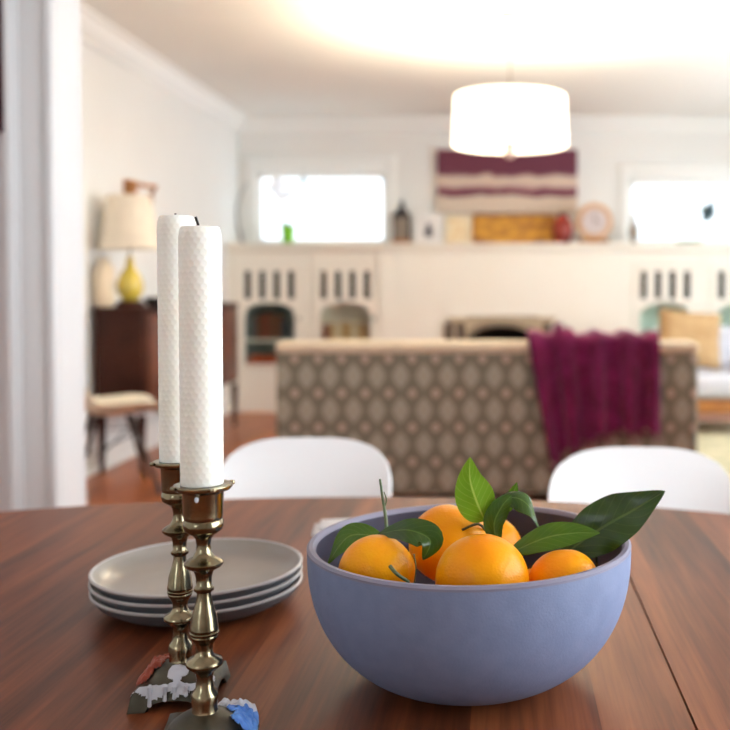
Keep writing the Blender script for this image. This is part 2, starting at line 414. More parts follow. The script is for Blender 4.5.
add2(f, a, b, YF - .1, YF + .02, z1, z1 + .1); add2(f, a, b, YF - .1, YF + .04, z0 - .09, z0); add2(f, (a + b) / 2 - .03, (a + b) / 2 + .03, YF - .07, YF - .03, z0, z1)
wo = struct(f.build('window_5', 'trim')); box2(a, b, YF - .053, YF - .047, z0, z1).build('window_pane', 'glass', wo, smooth=False)  # unseen window added behind the camera for frontal fill light
struct(rw.build('wall_right', 'wall', smooth=False))
# windows in the back wall: pixel rectangles of the glass
def xz(px, py, Y): p = P(px, py, Y); return p.x, p.z
gL = xz(257, 174, YB) + xz(386, 243, YB)             # x0,z1,x1,z0
gR = xz(630, 181, YB) + xz(795, 243, YB)
wb = MB()
zt = max(gL[1], gR[1]); zb = min(gL[3], gR[3])
xs = [WL - .12, gL[0], gL[2], gR[0], gR[2], WR + .12]
for a, b in ((0, 1), (2, 3), (4, 5)): add2(wb, xs[a], xs[b], YB, YB + .12, 0, CH)
for g in (gL, gR):
    add2(wb, g[0], g[2], YB, YB + .12, 0, g[3]); add2(wb, g[0], g[2], YB, YB + .12, g[1], CH)
struct(wb.build('wall_back', 'wall', smooth=False))
for i, g in enumerate((gL, gR)):
    x0, z1, x1, z0 = g
    f = MB(); w = .095
    add2(f, x0 - w, x0, YB - .025, YB, z0 - .02, z1 + .14, .004); add2(f, x1, x1 + w, YB - .025, YB, z0 - .02, z1 + .14, .004)
    add2(f, x0, x1, YB - .025, YB, z1, z1 + .14, .004); add2(f, x0 - w - .02, x1 + w + .02, YB - .04, YB, z1 + .14, z1 + .165, .004)
    # sash
    for (a, b, c, d) in ((x0, x0 + .035, z0, z1), (x1 - .035, x1, z0, z1), (x0, x1, z0, z0 + .035), (x0, x1, z1 - .035, z1)):
        add2(f, a, b, YB + .03, YB + .07, c, d)
    wo = struct(f.build('window_%d' % (i + 1), 'trim'))
    box2(x0, x1, YB + .048, YB + .054, z0, z1).build('window_pane', 'glass_back', wo, smooth=False)
for i, (a, b, z0, z1) in enumerate((DW, LW)):
    WX = (WD, WR)[i]
    f = MB()
    add2(f, WX - .02, WX + .1, a - .09, a, z0 - .09, z1 + .1); add2(f, WX - .02, WX + .1, b, b + .09, z0 - .09, z1 + .1)
    add2(f, WX - .02, WX + .1, a, b, z1, z1 + .1); add2(f, WX - .04, WX + .1, a - .1, b + .1, z0 - .09, z0)
    add2(f, WX + .03, WX + .07, (a + b) / 2 - .03, (a + b) / 2 + .03, z0, z1); add2(f, WX + .03, WX + .07, a, b, (z0 + z1) / 2 - .02, (z0 + z1) / 2 + .02)
    wo = struct(f.build('window_%d' % (i + 3), 'trim'))  # unseen side windows, placed for the light they let in
    box2(WX + .047, WX + .053, a, b, z0, z1).build('window_pane', 'glass', wo, smooth=False)

# partition: left of the opening, header, right of the opening
JX = P(80.5, 300, PY1).x; OX = P(8, 300, PY0).x; RX = 1.1; HZ = 2.25
pt = MB()
add2(pt, WL, JX - .02, PY0, PY1, 0, CH); add2(pt, RX + .02, WR, PY0, PY1, 0, CH); add2(pt, JX - .02, RX + .02, PY0, PY1, HZ + .02, CH)
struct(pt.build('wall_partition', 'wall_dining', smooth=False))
tr = MB()
JX0 = JX
def casing(y, s):                                     # s = direction away from the wall
    for sx, xx in ((-1, JX0), (1, RX)):
        a = lambda p, q: (min(xx + sx * p, xx + sx * q), max(xx + sx * p, xx + sx * q))
        for (p, q, d) in ((0, .02, .026), (.02, .034, .018), (.034, .098, .013), (.098, .108, .02), (.108, .130, .032)):
            q0, q1 = a(p, q); add2(tr, q0, q1, min(y, y + s * d), max(y, y + s * d), 0, HZ + q, .003)
    add2(tr, JX0, RX, min(y, y + s * .016), max(y, y + s * .016), HZ, HZ + .11, .003)
    add2(tr, JX0 - .146, RX + .146, min(y, y + s * .034), max(y, y + s * .034), HZ + .11, HZ + .15, .004)
casing(PY0, -1); casing(PY1, 1)
add2(tr, JX - .02, JX, PY0, PY1, 0, HZ); add2(tr, RX, RX + .02, PY0, PY1, 0, HZ); add2(tr, JX - .02, RX + .02, PY0, PY1, HZ, HZ + .02)
struct(tr.build('trim_1', 'casing'))

# crown moulding and baseboards (profile swept along the walls)
def crown_prof(): return [(0, 0), (.012, 0), (.02, .02), (.05, .04), (.085, .085), (.10, .115), (.13, .125), (.13, .14), (0, .14)]
cw = MB(); pr = [(WL + a, CH - .14 + b) for a, b in crown_prof()]
cw.prism(pr, 'y', PY1, YB); struct(cw.build('trim_2', 'trim', angle=25))
cw = MB(); pr = [(YB - a, CH - .14 + b) for a, b in crown_prof()]
cw.prism(pr, 'x', WL, WR); struct(cw.build('trim_3', 'trim', angle=25))
bb = MB(); bb.prism([(WL, 0), (WL + .03, 0), (WL + .03, .02), (WL + .018, .03), (WL + .018, .15), (WL + .01, .17), (WL, .17)], 'y', PY1, YB - .45)
struct(bb.build('baseboard_left', 'trim', angle=25))
bb = box2(WL, OX, PY0 - .02, PY0, 0, .16, .004); struct(bb.build('baseboard_partition', 'trim'))

# ------------------------------------------------------------------ built-ins on the back wall
YC = 8.80                                             # front of the cabinets
LZ = P(500, 243, YC - .06).z; LT = .075
led = MB(); add2(led, WL + .001, WR - .001, YC - .06, YB - .002, LZ - .04, LZ, .008); add2(led, WL + .001, WR - .001, YC - .035, YB - .002, LZ - LT, LZ - .04, .006)
tag(led.build('mantel_shelf', 'builtin'), 'long cream mantel shelf running across the back wall under the windows', 'shelf')
CT = LZ - LT
BX0, BX1 = P(379, 300, YC).x, P(626, 300, YC).x
# chimney breast with an arched firebox
fx0, fx1, fxc = P(443, 0, YC).x, P(565, 0, YC).x, P(502, 0, YC).x
ow = .315                                             # half width of the opening
fzt = P(0, 317, YC).z; az = P(0, 326, YC).z
br = MB()
add2(br, BX0, fxc - ow - .02, YC - .02, YB - .002, 0, CT); add2(br, fxc + ow + .02, BX1, YC - .02, YB - .002, 0, CT)
add2(br, fxc - ow - .02, fxc + ow + .02, YC - .02, YB - .002, fzt + .01, CT)
struct(br.build('wall_chimney', 'brick', smooth=False))
fp = thing('fireplace', 'arched fireplace in the white chimney breast, dark firebox above the sofa back', 'fireplace', (fxc, YC - .02, 0))
# tiled surround with an arched hole
s = MB(); n = 24; spring = az - .16
arc = [(ow * math.cos(PI - PI * i / n), spring + (az - spring) * math.sin(PI * i / n)) for i in range(n + 1)]
out = [(max(-.5, min(.5, x * 1.6)), fzt) for x, z in arc]
for i in range(n):
    s.prism([arc[i], arc[i + 1], out[i + 1], out[i]], 'y', -.03, 0)
s.build('tile_surround', 'tile_light', fp, smooth=False)
lg = fx0 - fxc; rg = fx1 - fxc
for a, b in ((lg, -ow), (ow, rg)):
    box2(a, b, -.03, 0, 0, spring + .0).build('tile_column', 'tile_light', fp, smooth=False)
for x in (lg + .05, lg + .16, rg - .05, rg - .16):
    box2(x - .035, x + .035, -.036, -.03, .1, fzt - .05).build('dark_tile_inlay', 'tile_dark', fp, smooth=False)
t = MB()
o1 = [((ow + .0) * math.cos(PI - PI * i / n), spring + (az - spring) * math.sin(PI * i / n)) for i in range(n + 1)]
o2 = [((ow + .05) * math.cos(PI - PI * i / n), spring + (az - spring + .05) * math.sin(PI * i / n)) for i in range(n + 1)]
for i in range(n): t.prism([o1[i], o1[i + 1], o2[i + 1], o2[i]], 'y', -.045, -.028)
t.build('arch_band', 'insert_metal', fp)
t = MB()
add2(t, -ow - .0, ow + .0, .36, .38, 0, fzt); add2(t, -ow - .015, -ow, -.0, .36, 0, fzt); add2(t, ow, ow + .015, -.0, .36, 0, fzt)
add2(t, -ow, ow, 0, .36, fzt - .012, fzt); add2(t, -ow, ow, 0, .36, 0, .03)
t.build('firebox', 'firebrick', fp, smooth=False)

# glazed bookcases
def bookcase(xa, xb, label, lining, lite):
    w = (xb - xa) / 2 - .002; r = thing('built_in_bookcase', label, 'bookcase', ((xa + xb) / 2, YC, 0), 0, 'glazed bookcases either side of the fireplace')
    b = MB(); D = .38
    dw = .245                                         # half width of door opening
    add2(b, -w, -dw - .05, 0, D, 0, CT - .002); add2(b, dw + .05, w, 0, D, 0, CT - .002)
    add2(b, -dw - .05, dw + .05, 0, D, CT - .12, CT - .002); add2(b, -dw - .05, dw + .05, 0, D, 0, .40)
    b.build('case', 'builtin', r, smooth=False)
    box2(-dw - .05, dw + .05, .22, .24, .40, CT - .12).build('back_panel', lining, r, smooth=False)
    for z in (.66, 1.0): box2(-dw - .045, dw + .045, .03, .218, z - .02, z).build('shelf', 'builtin', r, smooth=False)
    d = MB(); y0, y1 = -.012, .012; z0, z1 = .41, CT - .125
    lz0, lz1 = P(0, 299, YC).z, P(0, 271, YC).z
    oz0, ozt = P(0, 364, YC).z, P(0, 302, YC).z
    ohw = .228
    add2(d, -dw - .045, -ohw, y0, y1, z0, z1); add2(d, ohw, dw + .045, y0, y1, z0, z1)
    add2(d, -ohw, ohw, y0, y1, lz1, z1); add2(d, -ohw, ohw, y0, y1, z0, oz0)
    # mullions between four lites
    lw = .058
    cx = [(-1.5 + k) * .131 for k in range(4)]
    ed = [-ohw] + [v for c in cx for v in (c - lw / 2, c + lw / 2)] + [ohw]
    for k in range(0, len(ed), 2): add2(d, ed[k], ed[k + 1], y0, y1, lz0, lz1)
    n = 16; sp = ozt - .12
    for i in range(n):
        a0, a1 = PI - PI * i / n, PI - PI * (i + 1) / n
        p0 = (ohw * math.cos(a0), sp + (ozt - sp) * math.sin(a0)); p1 = (ohw * math.cos(a1), sp + (ozt - sp) * math.sin(a1))
        d.prism([p0, p1, (p1[0], lz0), (p0[0], lz0)], 'y', y0, y1)
    do = d.build('door', 'builtin', r, smooth=False)
    g = MB()
    for c in cx: add2(g, c - lw / 2, c + lw / 2, -.003, .0, lz0, lz1)
    g.build('leaded_lights', lite, do, smooth=False)
    box2(-ohw, ohw, -.003, .0, oz0, ozt).build('door_glass', 'glass_cab', do, smooth=False)
    MB().lathe([(0, -.03), (.012, -.03), (.014, -.022), (.006, -.012), (.006, 0)], 12).build('door_knob', 'black_metal', do, loc=(dw + .02, y0, .85), rot=(-PI / 2, 0, 0))
    return r
x1_ = P(312, 300, YC).x; BW = P(704, 300, YC).x - BX1
bookcase(WL + .002, x1_, 'cream bookcase in the left corner with arched glass door and brown books', 'back_dark', 'glass_leaded')
bookcase(x1_, BX0, 'cream glazed bookcase between the left corner bookcase and the chimney breast', 'back_cream', 'glass_leaded')
bookcase(BX1, BX1 + BW, 'cream glazed bookcase right of the fireplace with pale teal inside', 'back_teal', 'glass_leaded')
bookcase(BX1 + BW, BX1 + 2 * BW - .002, 'cream glazed bookcase at the right edge of the photo', 'back_teal', 'glass_leaded')

def books(x0, z, specs, label, group, cat='book'):
    x = x0
    for (w, h, m) in specs:
        b = MB(); d = .125
        add2(b, 0, w, 0, .004, 0, h); add2(b, 0, .004, 0, d, 0, h); add2(b, w - .004, w, 0, d, 0, h)
        o = tag(b.build('book', m, loc=(x, YC + .07, z), smooth=False), label, cat, group)
        box2(.004, w - .004, .004, d - .006, .004, h - .006).build('page_block', 'pages', o, smooth=False)
        x += w + .0015
c1 = (WL + x1_) / 2; c2 = (x1_ + BX0) / 2; c3 = BX1 + BW / 2
books(c1 - .2, .66, [(.05, .20, 'book_slate'), (.035, .22, 'book_brown'), (.04, .25, 'book_brown'), (.03, .22, 'book_red'), (.045, .26, 'book_brown'), (.03, .2, 'book_brown'), (.05, .22, 'book_brown'), (.04, .19, 'book_slate'), (.05, .14, 'book_slate')], 'small upright book in the middle row of the left corner bookcase', 'books in the middle row of the corner bookcase')
books(c1 - .22, .40, [(.05, .11, 'book_rust'), (.055, .12, 'book_rust'), (.045, .1, 'book_rust'), (.06, .12, 'book_rust'), (.05, .11, 'book_rust'), (.06, .1, 'book_tan'), (.05, .12, 'book_rust')], 'orange upright book in the lowest row of the left corner bookcase', 'orange books at the bottom of the corner bookcase')
books(c1 + .03, 1.0, [(.055, .17, 'book_rust'), (.05, .17, 'book_rust'), (.055, .165, 'book_rust'), (.045, .17, 'book_rust')], 'orange book behind the small upper panes of the left corner bookcase', 'orange books behind the upper panes')
books(c2 - .22, .66, [(.06, .14, 'book_red'), (.05, .15, 'book_tan'), (.05, .14, 'book_cream'), (.045, .16, 'book_tan'), (.05, .15, 'book_tan'), (.05, .17, 'book_cream'), (.06, .15, 'book_tan'), (.05, .14, 'book_tan')], 'tan or red book in the glazed bookcase nearest the chimney breast, left side', 'books in the second bookcase')

# ------------------------------------------------------------------ things on the mantel shelf
def YM(dy=0): return 8.93 + dy
def on_shelf(px, Y=None): return (P(px, 240, Y or YM()).x, Y or YM(), LZ)
S = YM() / F                                           # metres per pixel there
# lantern
l = thing('lantern', 'dark pointed metal lantern left of the white picture frame', 'lantern', on_shelf(402))
MB().box((0, 0, .02), (.17, .17, .04), .006).build('base', 'tan_wood', l)
MB().box((0, 0, .14), (.125, .125, .2), .004).build('lantern_glass', 'lantern_glass', l)
f = MB()
for a in (-1, 1):
    for b in (-1, 1): MB().box((a * .068, b * .068, .14), (.014, .014, .21)).build('corner_post', 'lantern', l)
MB().lathe([(.115, .245), (.118, .255), (.05, .32), (.035, .33), (.03, .38), (.012, .40), (0, .405)], 4).build('roof', 'lantern', l, rot=(0, 0, PI / 4), smooth=False)
# frames
def frame(name, label, cat, pxc, w, h, fm, im, Y, lean=.12, t=.022, bw=.03, extra=None):
    o = thing(name, label, cat, on_shelf(pxc, Y))
    o.rotation_euler = (-lean, 0, 0)
    f = MB()
    add2(f, -w / 2, -w / 2 + bw, 0, t, 0, h, .003); add2(f, w / 2 - bw, w / 2, 0, t, 0, h, .003)
    add2(f, -w / 2 + bw, w / 2 - bw, 0, t, 0, bw, .003); add2(f, -w / 2 + bw, w / 2 - bw, 0, t, h - bw, h, .003)
    f.build('frame', fm, o)
    box2(-w / 2 + bw, w / 2 - bw, .008, .014, bw, h - bw).build('picture', im, o, smooth=False)
    if extra: extra(o)
    return o
def fig(o):
    MB().lathe([(0, 0), (.03, .0), (.036, .04), (.024, .075), (.026, .1), (.014, .12), (0, .125)], 16).build('dark_figure', 'photo_dark', o, loc=(0, .006, .07)).scale = (1, .08, 1)
frame('picture_frame', 'white picture frame with a small dark figure beside the lantern', 'picture frame', 428.5, .26, .29, 'white_frame', 'photo_pale', 8.96, extra=fig)
frame('picture_frame', 'cream picture frame between the white frame and the golden painting', 'picture frame', 458, .24, .275, 'cream_frame', 'photo_tan', 8.99)
frame('painting', 'wide golden ochre painting leaning on the mantel under the purple canvas', 'painting', 514, .78, .285, 'tan_wood', 'gold_paint', 9.05, lean=.08, bw=.012)
v = MB().lathe([(0, 0), (.055, 0), (.075, .02), (.1, .09), (.095, .15), (.06, .2), (.04, .215), (.045, .235), (.036, .235), (.03, .215), (.05, .19), (.085, .14), (.09, .09), (.06, .02), (0, .012)], 32)
vo = v.build('vase', 'redvase', loc=on_shelf(562.5, 8.93)); vo.scale = (.98, .9, 1.18)
tag(vo, 'round red lacquered vase between the golden painting and the clock', 'vase')
ck = thing('mantel_clock', 'round wooden mantel clock with pale dial right of the red vase', 'clock', on_shelf(594, 8.93))
MB().box((0, 0, .022), (.27, .13, .044), .01).build('base', 'tan_wood', ck)
r_ = .165
MB().lathe([(0, -.04), (r_, -.04), (r_ + .004, -.03), (r_ + .004, .03), (r_, .04), (0, .04)], 40).build('case', 'clock_wood', ck, loc=(0, 0, .04 + r_), rot=(PI / 2, 0, 0))
MB().lathe([(0, 0), (.115, 0), (.12, .006), (.0, .006)], 40).build('dial', 'clock_face', ck, loc=(0, -.041, .04 + r_), rot=(PI / 2, 0, 0))
h = MB(); h.box((0, 0, .03), (.008, .003, .08)); h.box((.025, 0, .0), (.06, .003, .008)); h.build('hands', 'black_metal', ck, loc=(0, -.05, .04 + r_), smooth=False)
# canvas
a0, a1 = P(437, 150, YB), P(577, 213, YB)
cv = box2(a0.x, a1.x, YB - .045, YB - .002, a1.z, a0.z, .004).build('canvas_painting', 'art', smooth=False)
tag(cv, 'wide purple canvas with wavy cream stripes hung above the mantel', 'painting')
# orchid in the left window
oc = thing('potted_orchid', 'white orchid in a lime green pot on the shelf before the left window', 'plant', on_shelf(288))
MB().lathe([(0, 0), (.05, 0), (.064, .16), (.066, .17), (.058, .17), (.054, .15), (0, .145)], 32).build('pot', 'pot_green', oc)
MB().tube([(0, 0, .14), (.01, 0, .3), (-.01, 0, .45), (-.07, 0, .55), (-.14, -.01, .53)], .004, 6).build('stem', 'leafdark', oc)
for a, l_ in ((.3, .16), (2.6, .14), (4.4, .12)):
    g = []
    for i in range(9):
        t = i / 8; c_ = Vector((math.cos(a) * t * l_, math.sin(a) * t * l_ * .6, .15 + .05 * math.sin(t * 2.2)))
        wv = Vector((-math.sin(a), math.cos(a), 0)) * .022 * math.sin(PI * min(1, t * .93 + .07)) ** .6
        g.append([c_ - wv, c_ + Vector((0, 0, -.005)), c_ + wv])
    MB().surf(g, .002).build('leaf', 'leafdark', oc)
for k, (x, y, z) in enumerate(((-.14, -.02, .52), (-.09, -.03, .47), (-.1, -.01, .57), (-.03, -.03, .53), (.02, -.02, .46), (-.05, -.02, .42))):
    q = MB()
    for j in range(5):
        an = j * 2 * PI / 5 + k; g = []
        for i in range(6):
            t = i / 5; c_ = Vector((math.cos(an) * t * .042, -.008 + .012 * t * t, math.sin(an) * t * .042))
            wv = Vector((-math.sin(an), 0, math.cos(an))) * .02 * math.sin(PI * min(1, .1 + t * .88)) ** .5
            g.append([c_ - wv, c_, c_ + wv])
        q.surf(g, .0012)
    q.build('flower', 'petal', oc, loc=(x, y, z))
hg = thing('hanging_ornament', 'dark blue-green drop ornament hanging in the left window above the orchid', 'ornament', (P(303, 176, 9.1).x, 9.1, P(303, 181, 9.1).z), 0, 'window ornaments')
MB().lathe([(0, -.05), (.018, -.04), (.03, -.01), (.02, .02), (.005, .045), (0, .05)], 16).build('drop', 'ornament', hg)
MB().tube([(0, 0, .05), (0, 0, .12)], .0015, 5).build('cord', 'black_metal', hg)
hg = thing('hanging_ornament', 'dark glass bird-like ornament hanging in the right window', 'ornament', (P(709, 210, 9.1).x, 9.1, P(709, 211, 9.1).z), 0, 'window ornaments')
MB().lathe([(0, -.12), (.03, -.1), (.07, -.03), (.06, .02), (.025, .07), (.012, .1), (0, .12)], 20).build('drop', 'ornament', hg, rot=(0, .35, 0))
MB().tube([(0, 0, .1), (0, 0, P(0, 181, 9.1).z - P(0, 211, 9.1).z)], .002, 5).build('cord', 'black_metal', hg)
MB().box((-.05, 0, 0.02), (.07, .02, .05), .012, (0, .5, 0)).build('wing', 'pot_dish', hg)
d = MB().lathe([(0, 0), (.11, 0), (.135, .035), (.128, .035), (.1, .01), (0, .008)], 32)
tag(d.build('dish', 'pot_dish', loc=on_shelf(689)), 'low green dish on the shelf in front of the right window', 'dish')
d = MB().lathe([(0, 0), (.035, 0), (.03, .03), (.05, .09), (.045, .15), (.02, .2), (.018, .25), (.024, .27), (.018, .27), (.0, .26)], 24)
tag(d.build('bottle', M['lantern_glass'], loc=on_shelf(634)), 'small grey glass bottle at the left side of the right window', 'bottle')
b = MB(); pts = [P(x, y, 9.0) for x, y in ((243, 243), (238, 225), (237, 208), (241, 193), (247, 182))]; pts[0].z = LZ
pts = [Vector(p) for p in pts]
b.tube(pts, [.016, .013, .011, .009, .005], 8)
tag(b.build('curved_branch', 'grey_branch'), 'slender grey curved branch standing at the left end of the mantel shelf', 'branch')

# ------------------------------------------------------------------ ceiling drum lamp
LY = 5.7; lx = P(510, 0, LY).x; lr = 57.5 / F * LY
zt_, zb_ = P(0, 97, LY).z, P(0, 146, LY).z
dl = thing('ceiling_lamp', 'glowing white drum lamp hanging from the living room ceiling', 'ceiling lamp', (lx, LY, CH))
hh = zt_ - zb_; o_ = zb_ - CH
MB().lathe([(lr * .965, hh), (lr, 0), (lr - .006, 0), (lr * .965 - .006, hh), (lr * .965, hh)], 64).build('lamp_shade', 'drum', dl, loc=(0, 0, o_))
MB().lathe([(0, 0), (lr - .01, 0), (lr - .01, .006), (0, .006)], 64).build('diffuser', 'drum_diff', dl, loc=(0, 0, o_ + .012))
MB().lathe([(0, -.085), (.022, -.08), (.034, -.06), (.03, -.03), (.022, -.012), (.045, 0), (.045, .01), (0, .01)], 24).build('finial', 'finial', dl, loc=(0, 0, o_ + .01))
MB().lathe([(0, 0), (.07, 0), (.07, -.02), (.03, -.035), (.0028, -.04), (.0028, o_ + .03), (0, o_ + .03)], 24).build('stem', 'brass', dl)
for k, (dx, dy) in enumerate(((.12, 0), (-.06, .1), (-.06, -.1))):
    L_ = bpy.data.lights.new('bulb', 'POINT'); L_.energy = 42; L_.color = (1, .86, .66); L_.shadow_soft_size = .04
    lo = bpy.data.objects.new('bulb', L_); C.objects.link(lo); lo.location = (dx, dy, o_ + hh * .62); lo.parent = dl

# ------------------------------------------------------------------ sofa with throw
SY = 4.8
sx0, sx1 = P(275, 420, SY).x, P(698.5, 420, SY).x; sz = P(0, 342, SY).z; sw = sx1 - sx0; sm = (sx0 + sx1) / 2
so = thing('sofa', 'sofa seen from behind in taupe medallion fabric with beige top edge', 'sofa', (sm, SY, 0))
MB().box((0, .11, (sz - .045 + .09) / 2), (sw, .22, sz - .045 - .09), .03, seg=3).build('backrest', 'sofa', so)
MB().box((0, .11, sz - .03), (sw + .006, .228, .06), .028, seg=4).build('top_band', 'sofa_top', so)  # top of the back in a paler beige than the body fabric
MB().box((0, .62, .225), (sw - .3, .82, .27), .02).build('seat_base', 'sofa', so)
for s_ in (-1, 1):
    MB().box((s_ * (sw / 2 - .08), .62, .355), (.16, .82, .53), .05, seg=3).build('armrest', 'sofa', so)
    MB().box((s_ * (sw - .34) / 4, .63, .425), ((sw - .34) / 2 - .01, .8, .13), .045, seg=3).build('seat_cushion', 'sofa', so)
    for yy in (.08, .95): MB().lathe([(0, 0), (.018, 0), (.03, .095), (0, .095)], 16).build('leg', 'walnut_dark', so, loc=(s_ * (sw / 2 - .1), yy, 0))
# throw
tx0, tx1 = P(528, 380, SY).x, P(658, 380, SY).x
def throw_grid():
    g = []; NS, NT = 70, 90
    for i in range(NT + 1):
        t = i / NT; row = []
        hang = .60 - .10 * min(1, t / .35) - .05 * t if t < .35 else .50 - .05 * min(1, (t - .35) / .3) 
        hang += .012 * math.sin(t * 34)
        for j in range(NS + 1):
            s_ = j / NS * (hang + .24 + .30)
            e = .016
            top = sz + e
            if s_ < .30: y = SY + .22 + e; z = top - .30 + s_; nrm = 1; k = .3
            elif s_ < .54: y = SY + .22 + e - (s_ - .30) * (.22 + 2 * e) / .24; z = top; nrm = 0; k = 0
            else: y = SY - e; z = top - (s_ - .54); nrm = -1; k = min(1, .35 + (s_ - .54) / .25)
            # round the two corners
            x = tx0 + (tx1 - tx0) * t
            dwn = max(0, s_ - .54)
            x += (.19 * dwn * (1 - t) ** 1.5) + .02 * dwn * math.sin(t * 9)
            fold = (math.sin(t * 27 + .6 * math.sin(t * 7) + dwn * 1.4) * .5 + .5) ** 1.4 * .045 + (math.sin(t * 61 + 1) * .5 + .5) * .010
            if nrm: y += nrm * fold * k
            else: z += fold * .45 + .012
            if nrm == 0 and .12 < t < .4: z += .045 * math.sin(PI * (t - .12) / .28) ** 2 * (.6 + .4 * math.sin(t * 60))
            nz = noise.noise(Vector((x * 9, s_ * 9, 3))) * .006
            row.append(Vector((x, y + nz, z + (nz if nrm == 0 else 0))))
        g.append(row)
    # smooth the profile a little
    for _ in range(3):
        for row in g:
            q = [p.copy() for p in row]
            for j in range(1, len(row) - 1):
                row[j] = (q[j - 1] + q[j] * 2 + q[j + 1]) / 4
    return g
tg = throw_grid()
th = tag(MB().surf(tg, .006).build('throw_blanket', 'throw'), 'magenta knitted throw draped over the right part of the sofa back', 'blanket')
fr = MB()
for i in range(0, 91, 2):
    p = tg[i][-1]; fr.tube([p + Vector((0, 0, .01)), p + Vector((random.uniform(-.006, .006), -.004, -.02)), p + Vector((random.uniform(-.012, .012), -.004, -.045))], [.004, .003, .004], 5)
fo = fr.build('fringe', 'fringe', th)

# ------------------------------------------------------------------ rug, armchair and cushion on the right
rg_ = MB().box((2.0, 6.6, .006), (1.9, 2.9, .012), .004)
tag(rg_.build('rug', 'rug'), 'pale sage patterned rug on the floor right of the sofa', 'rug')
AY = 7.35
ax0 = P(664, 0, AY).x; aw = .82
ac = thing('armchair', 'pale grey armchair on wooden legs behind the right end of the sofa', 'armchair', (ax0 + aw / 2, AY, .012))
MB().box((0, .36, .21), (aw - .02, .70, .10), .012).build('seat_frame', 'tan_wood', ac)
MB().box((0, .32, .36), (aw - .22, .66, .18), .05, seg=3).build('seat_cushion', 'grey_up', ac)
MB().box((0, .68, .52), (aw - .06, .15, .56), .06, (-.16, 0, 0), seg=4).build('backrest', 'grey_up', ac)
for s_ in (-1, 1):
    MB().box((s_ * (aw / 2 - .06), .34, .41), (.12, .68, .31), .05, seg=3).build('armrest', 'grey_up', ac)
    for yy in (.05, .66): MB().lathe([(0, 0), (.02, 0), (.032, .17), (0, .17)], 12).build('leg', 'dowel_dark', ac, loc=(s_ * (aw / 2 - .07), yy, 0))
def cushion(w, h, d, n=16):
    g1, g2 = [], []
    for i in range(n + 1):
        r1, r2 = [], []
        for j in range(n + 1):
            u, v_ = i / n * 2 - 1, j / n * 2 - 1
            e = ((1 - u ** 4) * (1 - v_ ** 4)) ** .5 if abs(u) < 1 and abs(v_) < 1 else 0
            k = 1 - .06 * (1 - abs(u * v_)) * max(abs(u), abs(v_)) ** 4
            x, z = u * w / 2 * k, v_ * h / 2 * k
            r1.append((x, -d / 2 * e, z)); r2.append((x, d / 2 * e, z))
        g1.append(r1); g2.append(r2)
    m = MB().surf(g1).surf(g2); bmesh.ops.remove_doubles(m.bm, verts=m.bm.verts, dist=.0005); return m
p_ = P(690, 345, AY + .38)
tag(cushion(.52, .47, .15).build('cushion', 'pillow_tan', loc=(p_.x, AY + .40, .45 + .27), rot=(-.3, .1, .1)), 'golden tan cushion propped on the pale grey armchair', 'cushion')

# ------------------------------------------------------------------ sideboard with lamp on the left wall
s0, s1 = 5.84, 7.95; sh = 1.01; sd0, sd1 = WL + .03, P(239, 350, 7.95).x
sb = thing('sideboard', 'dark walnut sideboard on tall legs against the left wall', 'sideboard', ((sd0 + sd1) / 2, (s0 + s1) / 2, 0))
hw, hl = (sd1 - sd0) / 2, (s1 - s0) / 2
MB().box((0, 0, (sh + .35) / 2), (hw * 2 - .02, hl * 2 - .02, sh - .35 - .04), .004).build('body', 'walnut_dark', sb)
MB().box((0, 0, sh - .015), (hw * 2, hl * 2, .03), .006).build('top', 'walnut_dark', sb)
for k in range(4):
    yy = -hl + .06 + (hl * 2 - .12) * (k + .5) / 4
    dr = MB().box((hw, yy, .68), (.02, (hl * 2 - .14) / 4 - .01, .56), .004).build('door', 'walnut_warm', sb)
    MB().lathe([(0, 0), (.012, 0), (.014, .015), (0, .02)], 12).build('knob', 'brass', dr, loc=(hw + .01, yy + .18, .72), rot=(0, PI / 2, 0))
for a in (-1, 1):
    for b_ in (-1, 1):
        MB().lathe([(0, 0), (.014, 0), (.028, .35), (0, .35)], 14).build('leg', 'walnut_dark', sb, loc=(a * (hw - .03), b_ * (hl - .04), 0))
lp = thing('table_lamp', 'table lamp with cream shade and yellow gourd base on the sideboard', 'lamp', (-2.305, 6.0, sh))
MB().lathe([(0, 0), (.085, 0), (.085, .025), (.06, .04), (0, .04)], 32).build('foot', 'walnut_dark', lp)
MB().lathe([(0, .04), (.045, .04), (.075, .09), (.08, .14), (.06, .2), (.03, .24), (.022, .28), (.02, .31), (0, .31)], 32).build('gourd_base', 'yellow_glaze', lp)
MB().lathe([(0, .31), (.007, .31), (.007, .60), (0, .60)], 10).build('stem', 'brass', lp)
z0_, z1_ = P(0, 249, 6.02).z - sh, P(0, 196, 6.02).z - sh
MB().lathe([(.187, z0_), (.125, z1_), (.121, z1_), (.183, z0_), (.187, z0_)], 48).build('lamp_shade', 'shade_linen', lp)
sp_ = MB()
for k in range(3): sp_.tube([(0, 0, .6), (.122 * math.cos(k * 2.09), .122 * math.sin(k * 2.09), z1_ - .01)], .003, 5)
sp_.build('spider', 'brass', lp)
q = P(121, 190, 6.45)
wbk = thing('wall_bracket', 'brown wooden swing bracket on the left wall above the table lamp', 'bracket', (WL, 6.45, q.z))
MB().box((.03, 0, 0), (.06, .10, .13), .01).build('wall_plate', 'tan_wood', wbk)
e_ = P(151, 200, 6.65); 
MB().tube([(.05, 0, .04), (.16, .1, .03), (e_.x - WL, .2, -.01)], [.016, .014, .012], 10).build('arm', 'tan_wood', wbk)
MB().lathe([(0, -.08), (.014, -.08), (.016, .012), (0, .016)], 12).build('peg', 'tan_wood', wbk, loc=(e_.x - WL, .2, -.01))
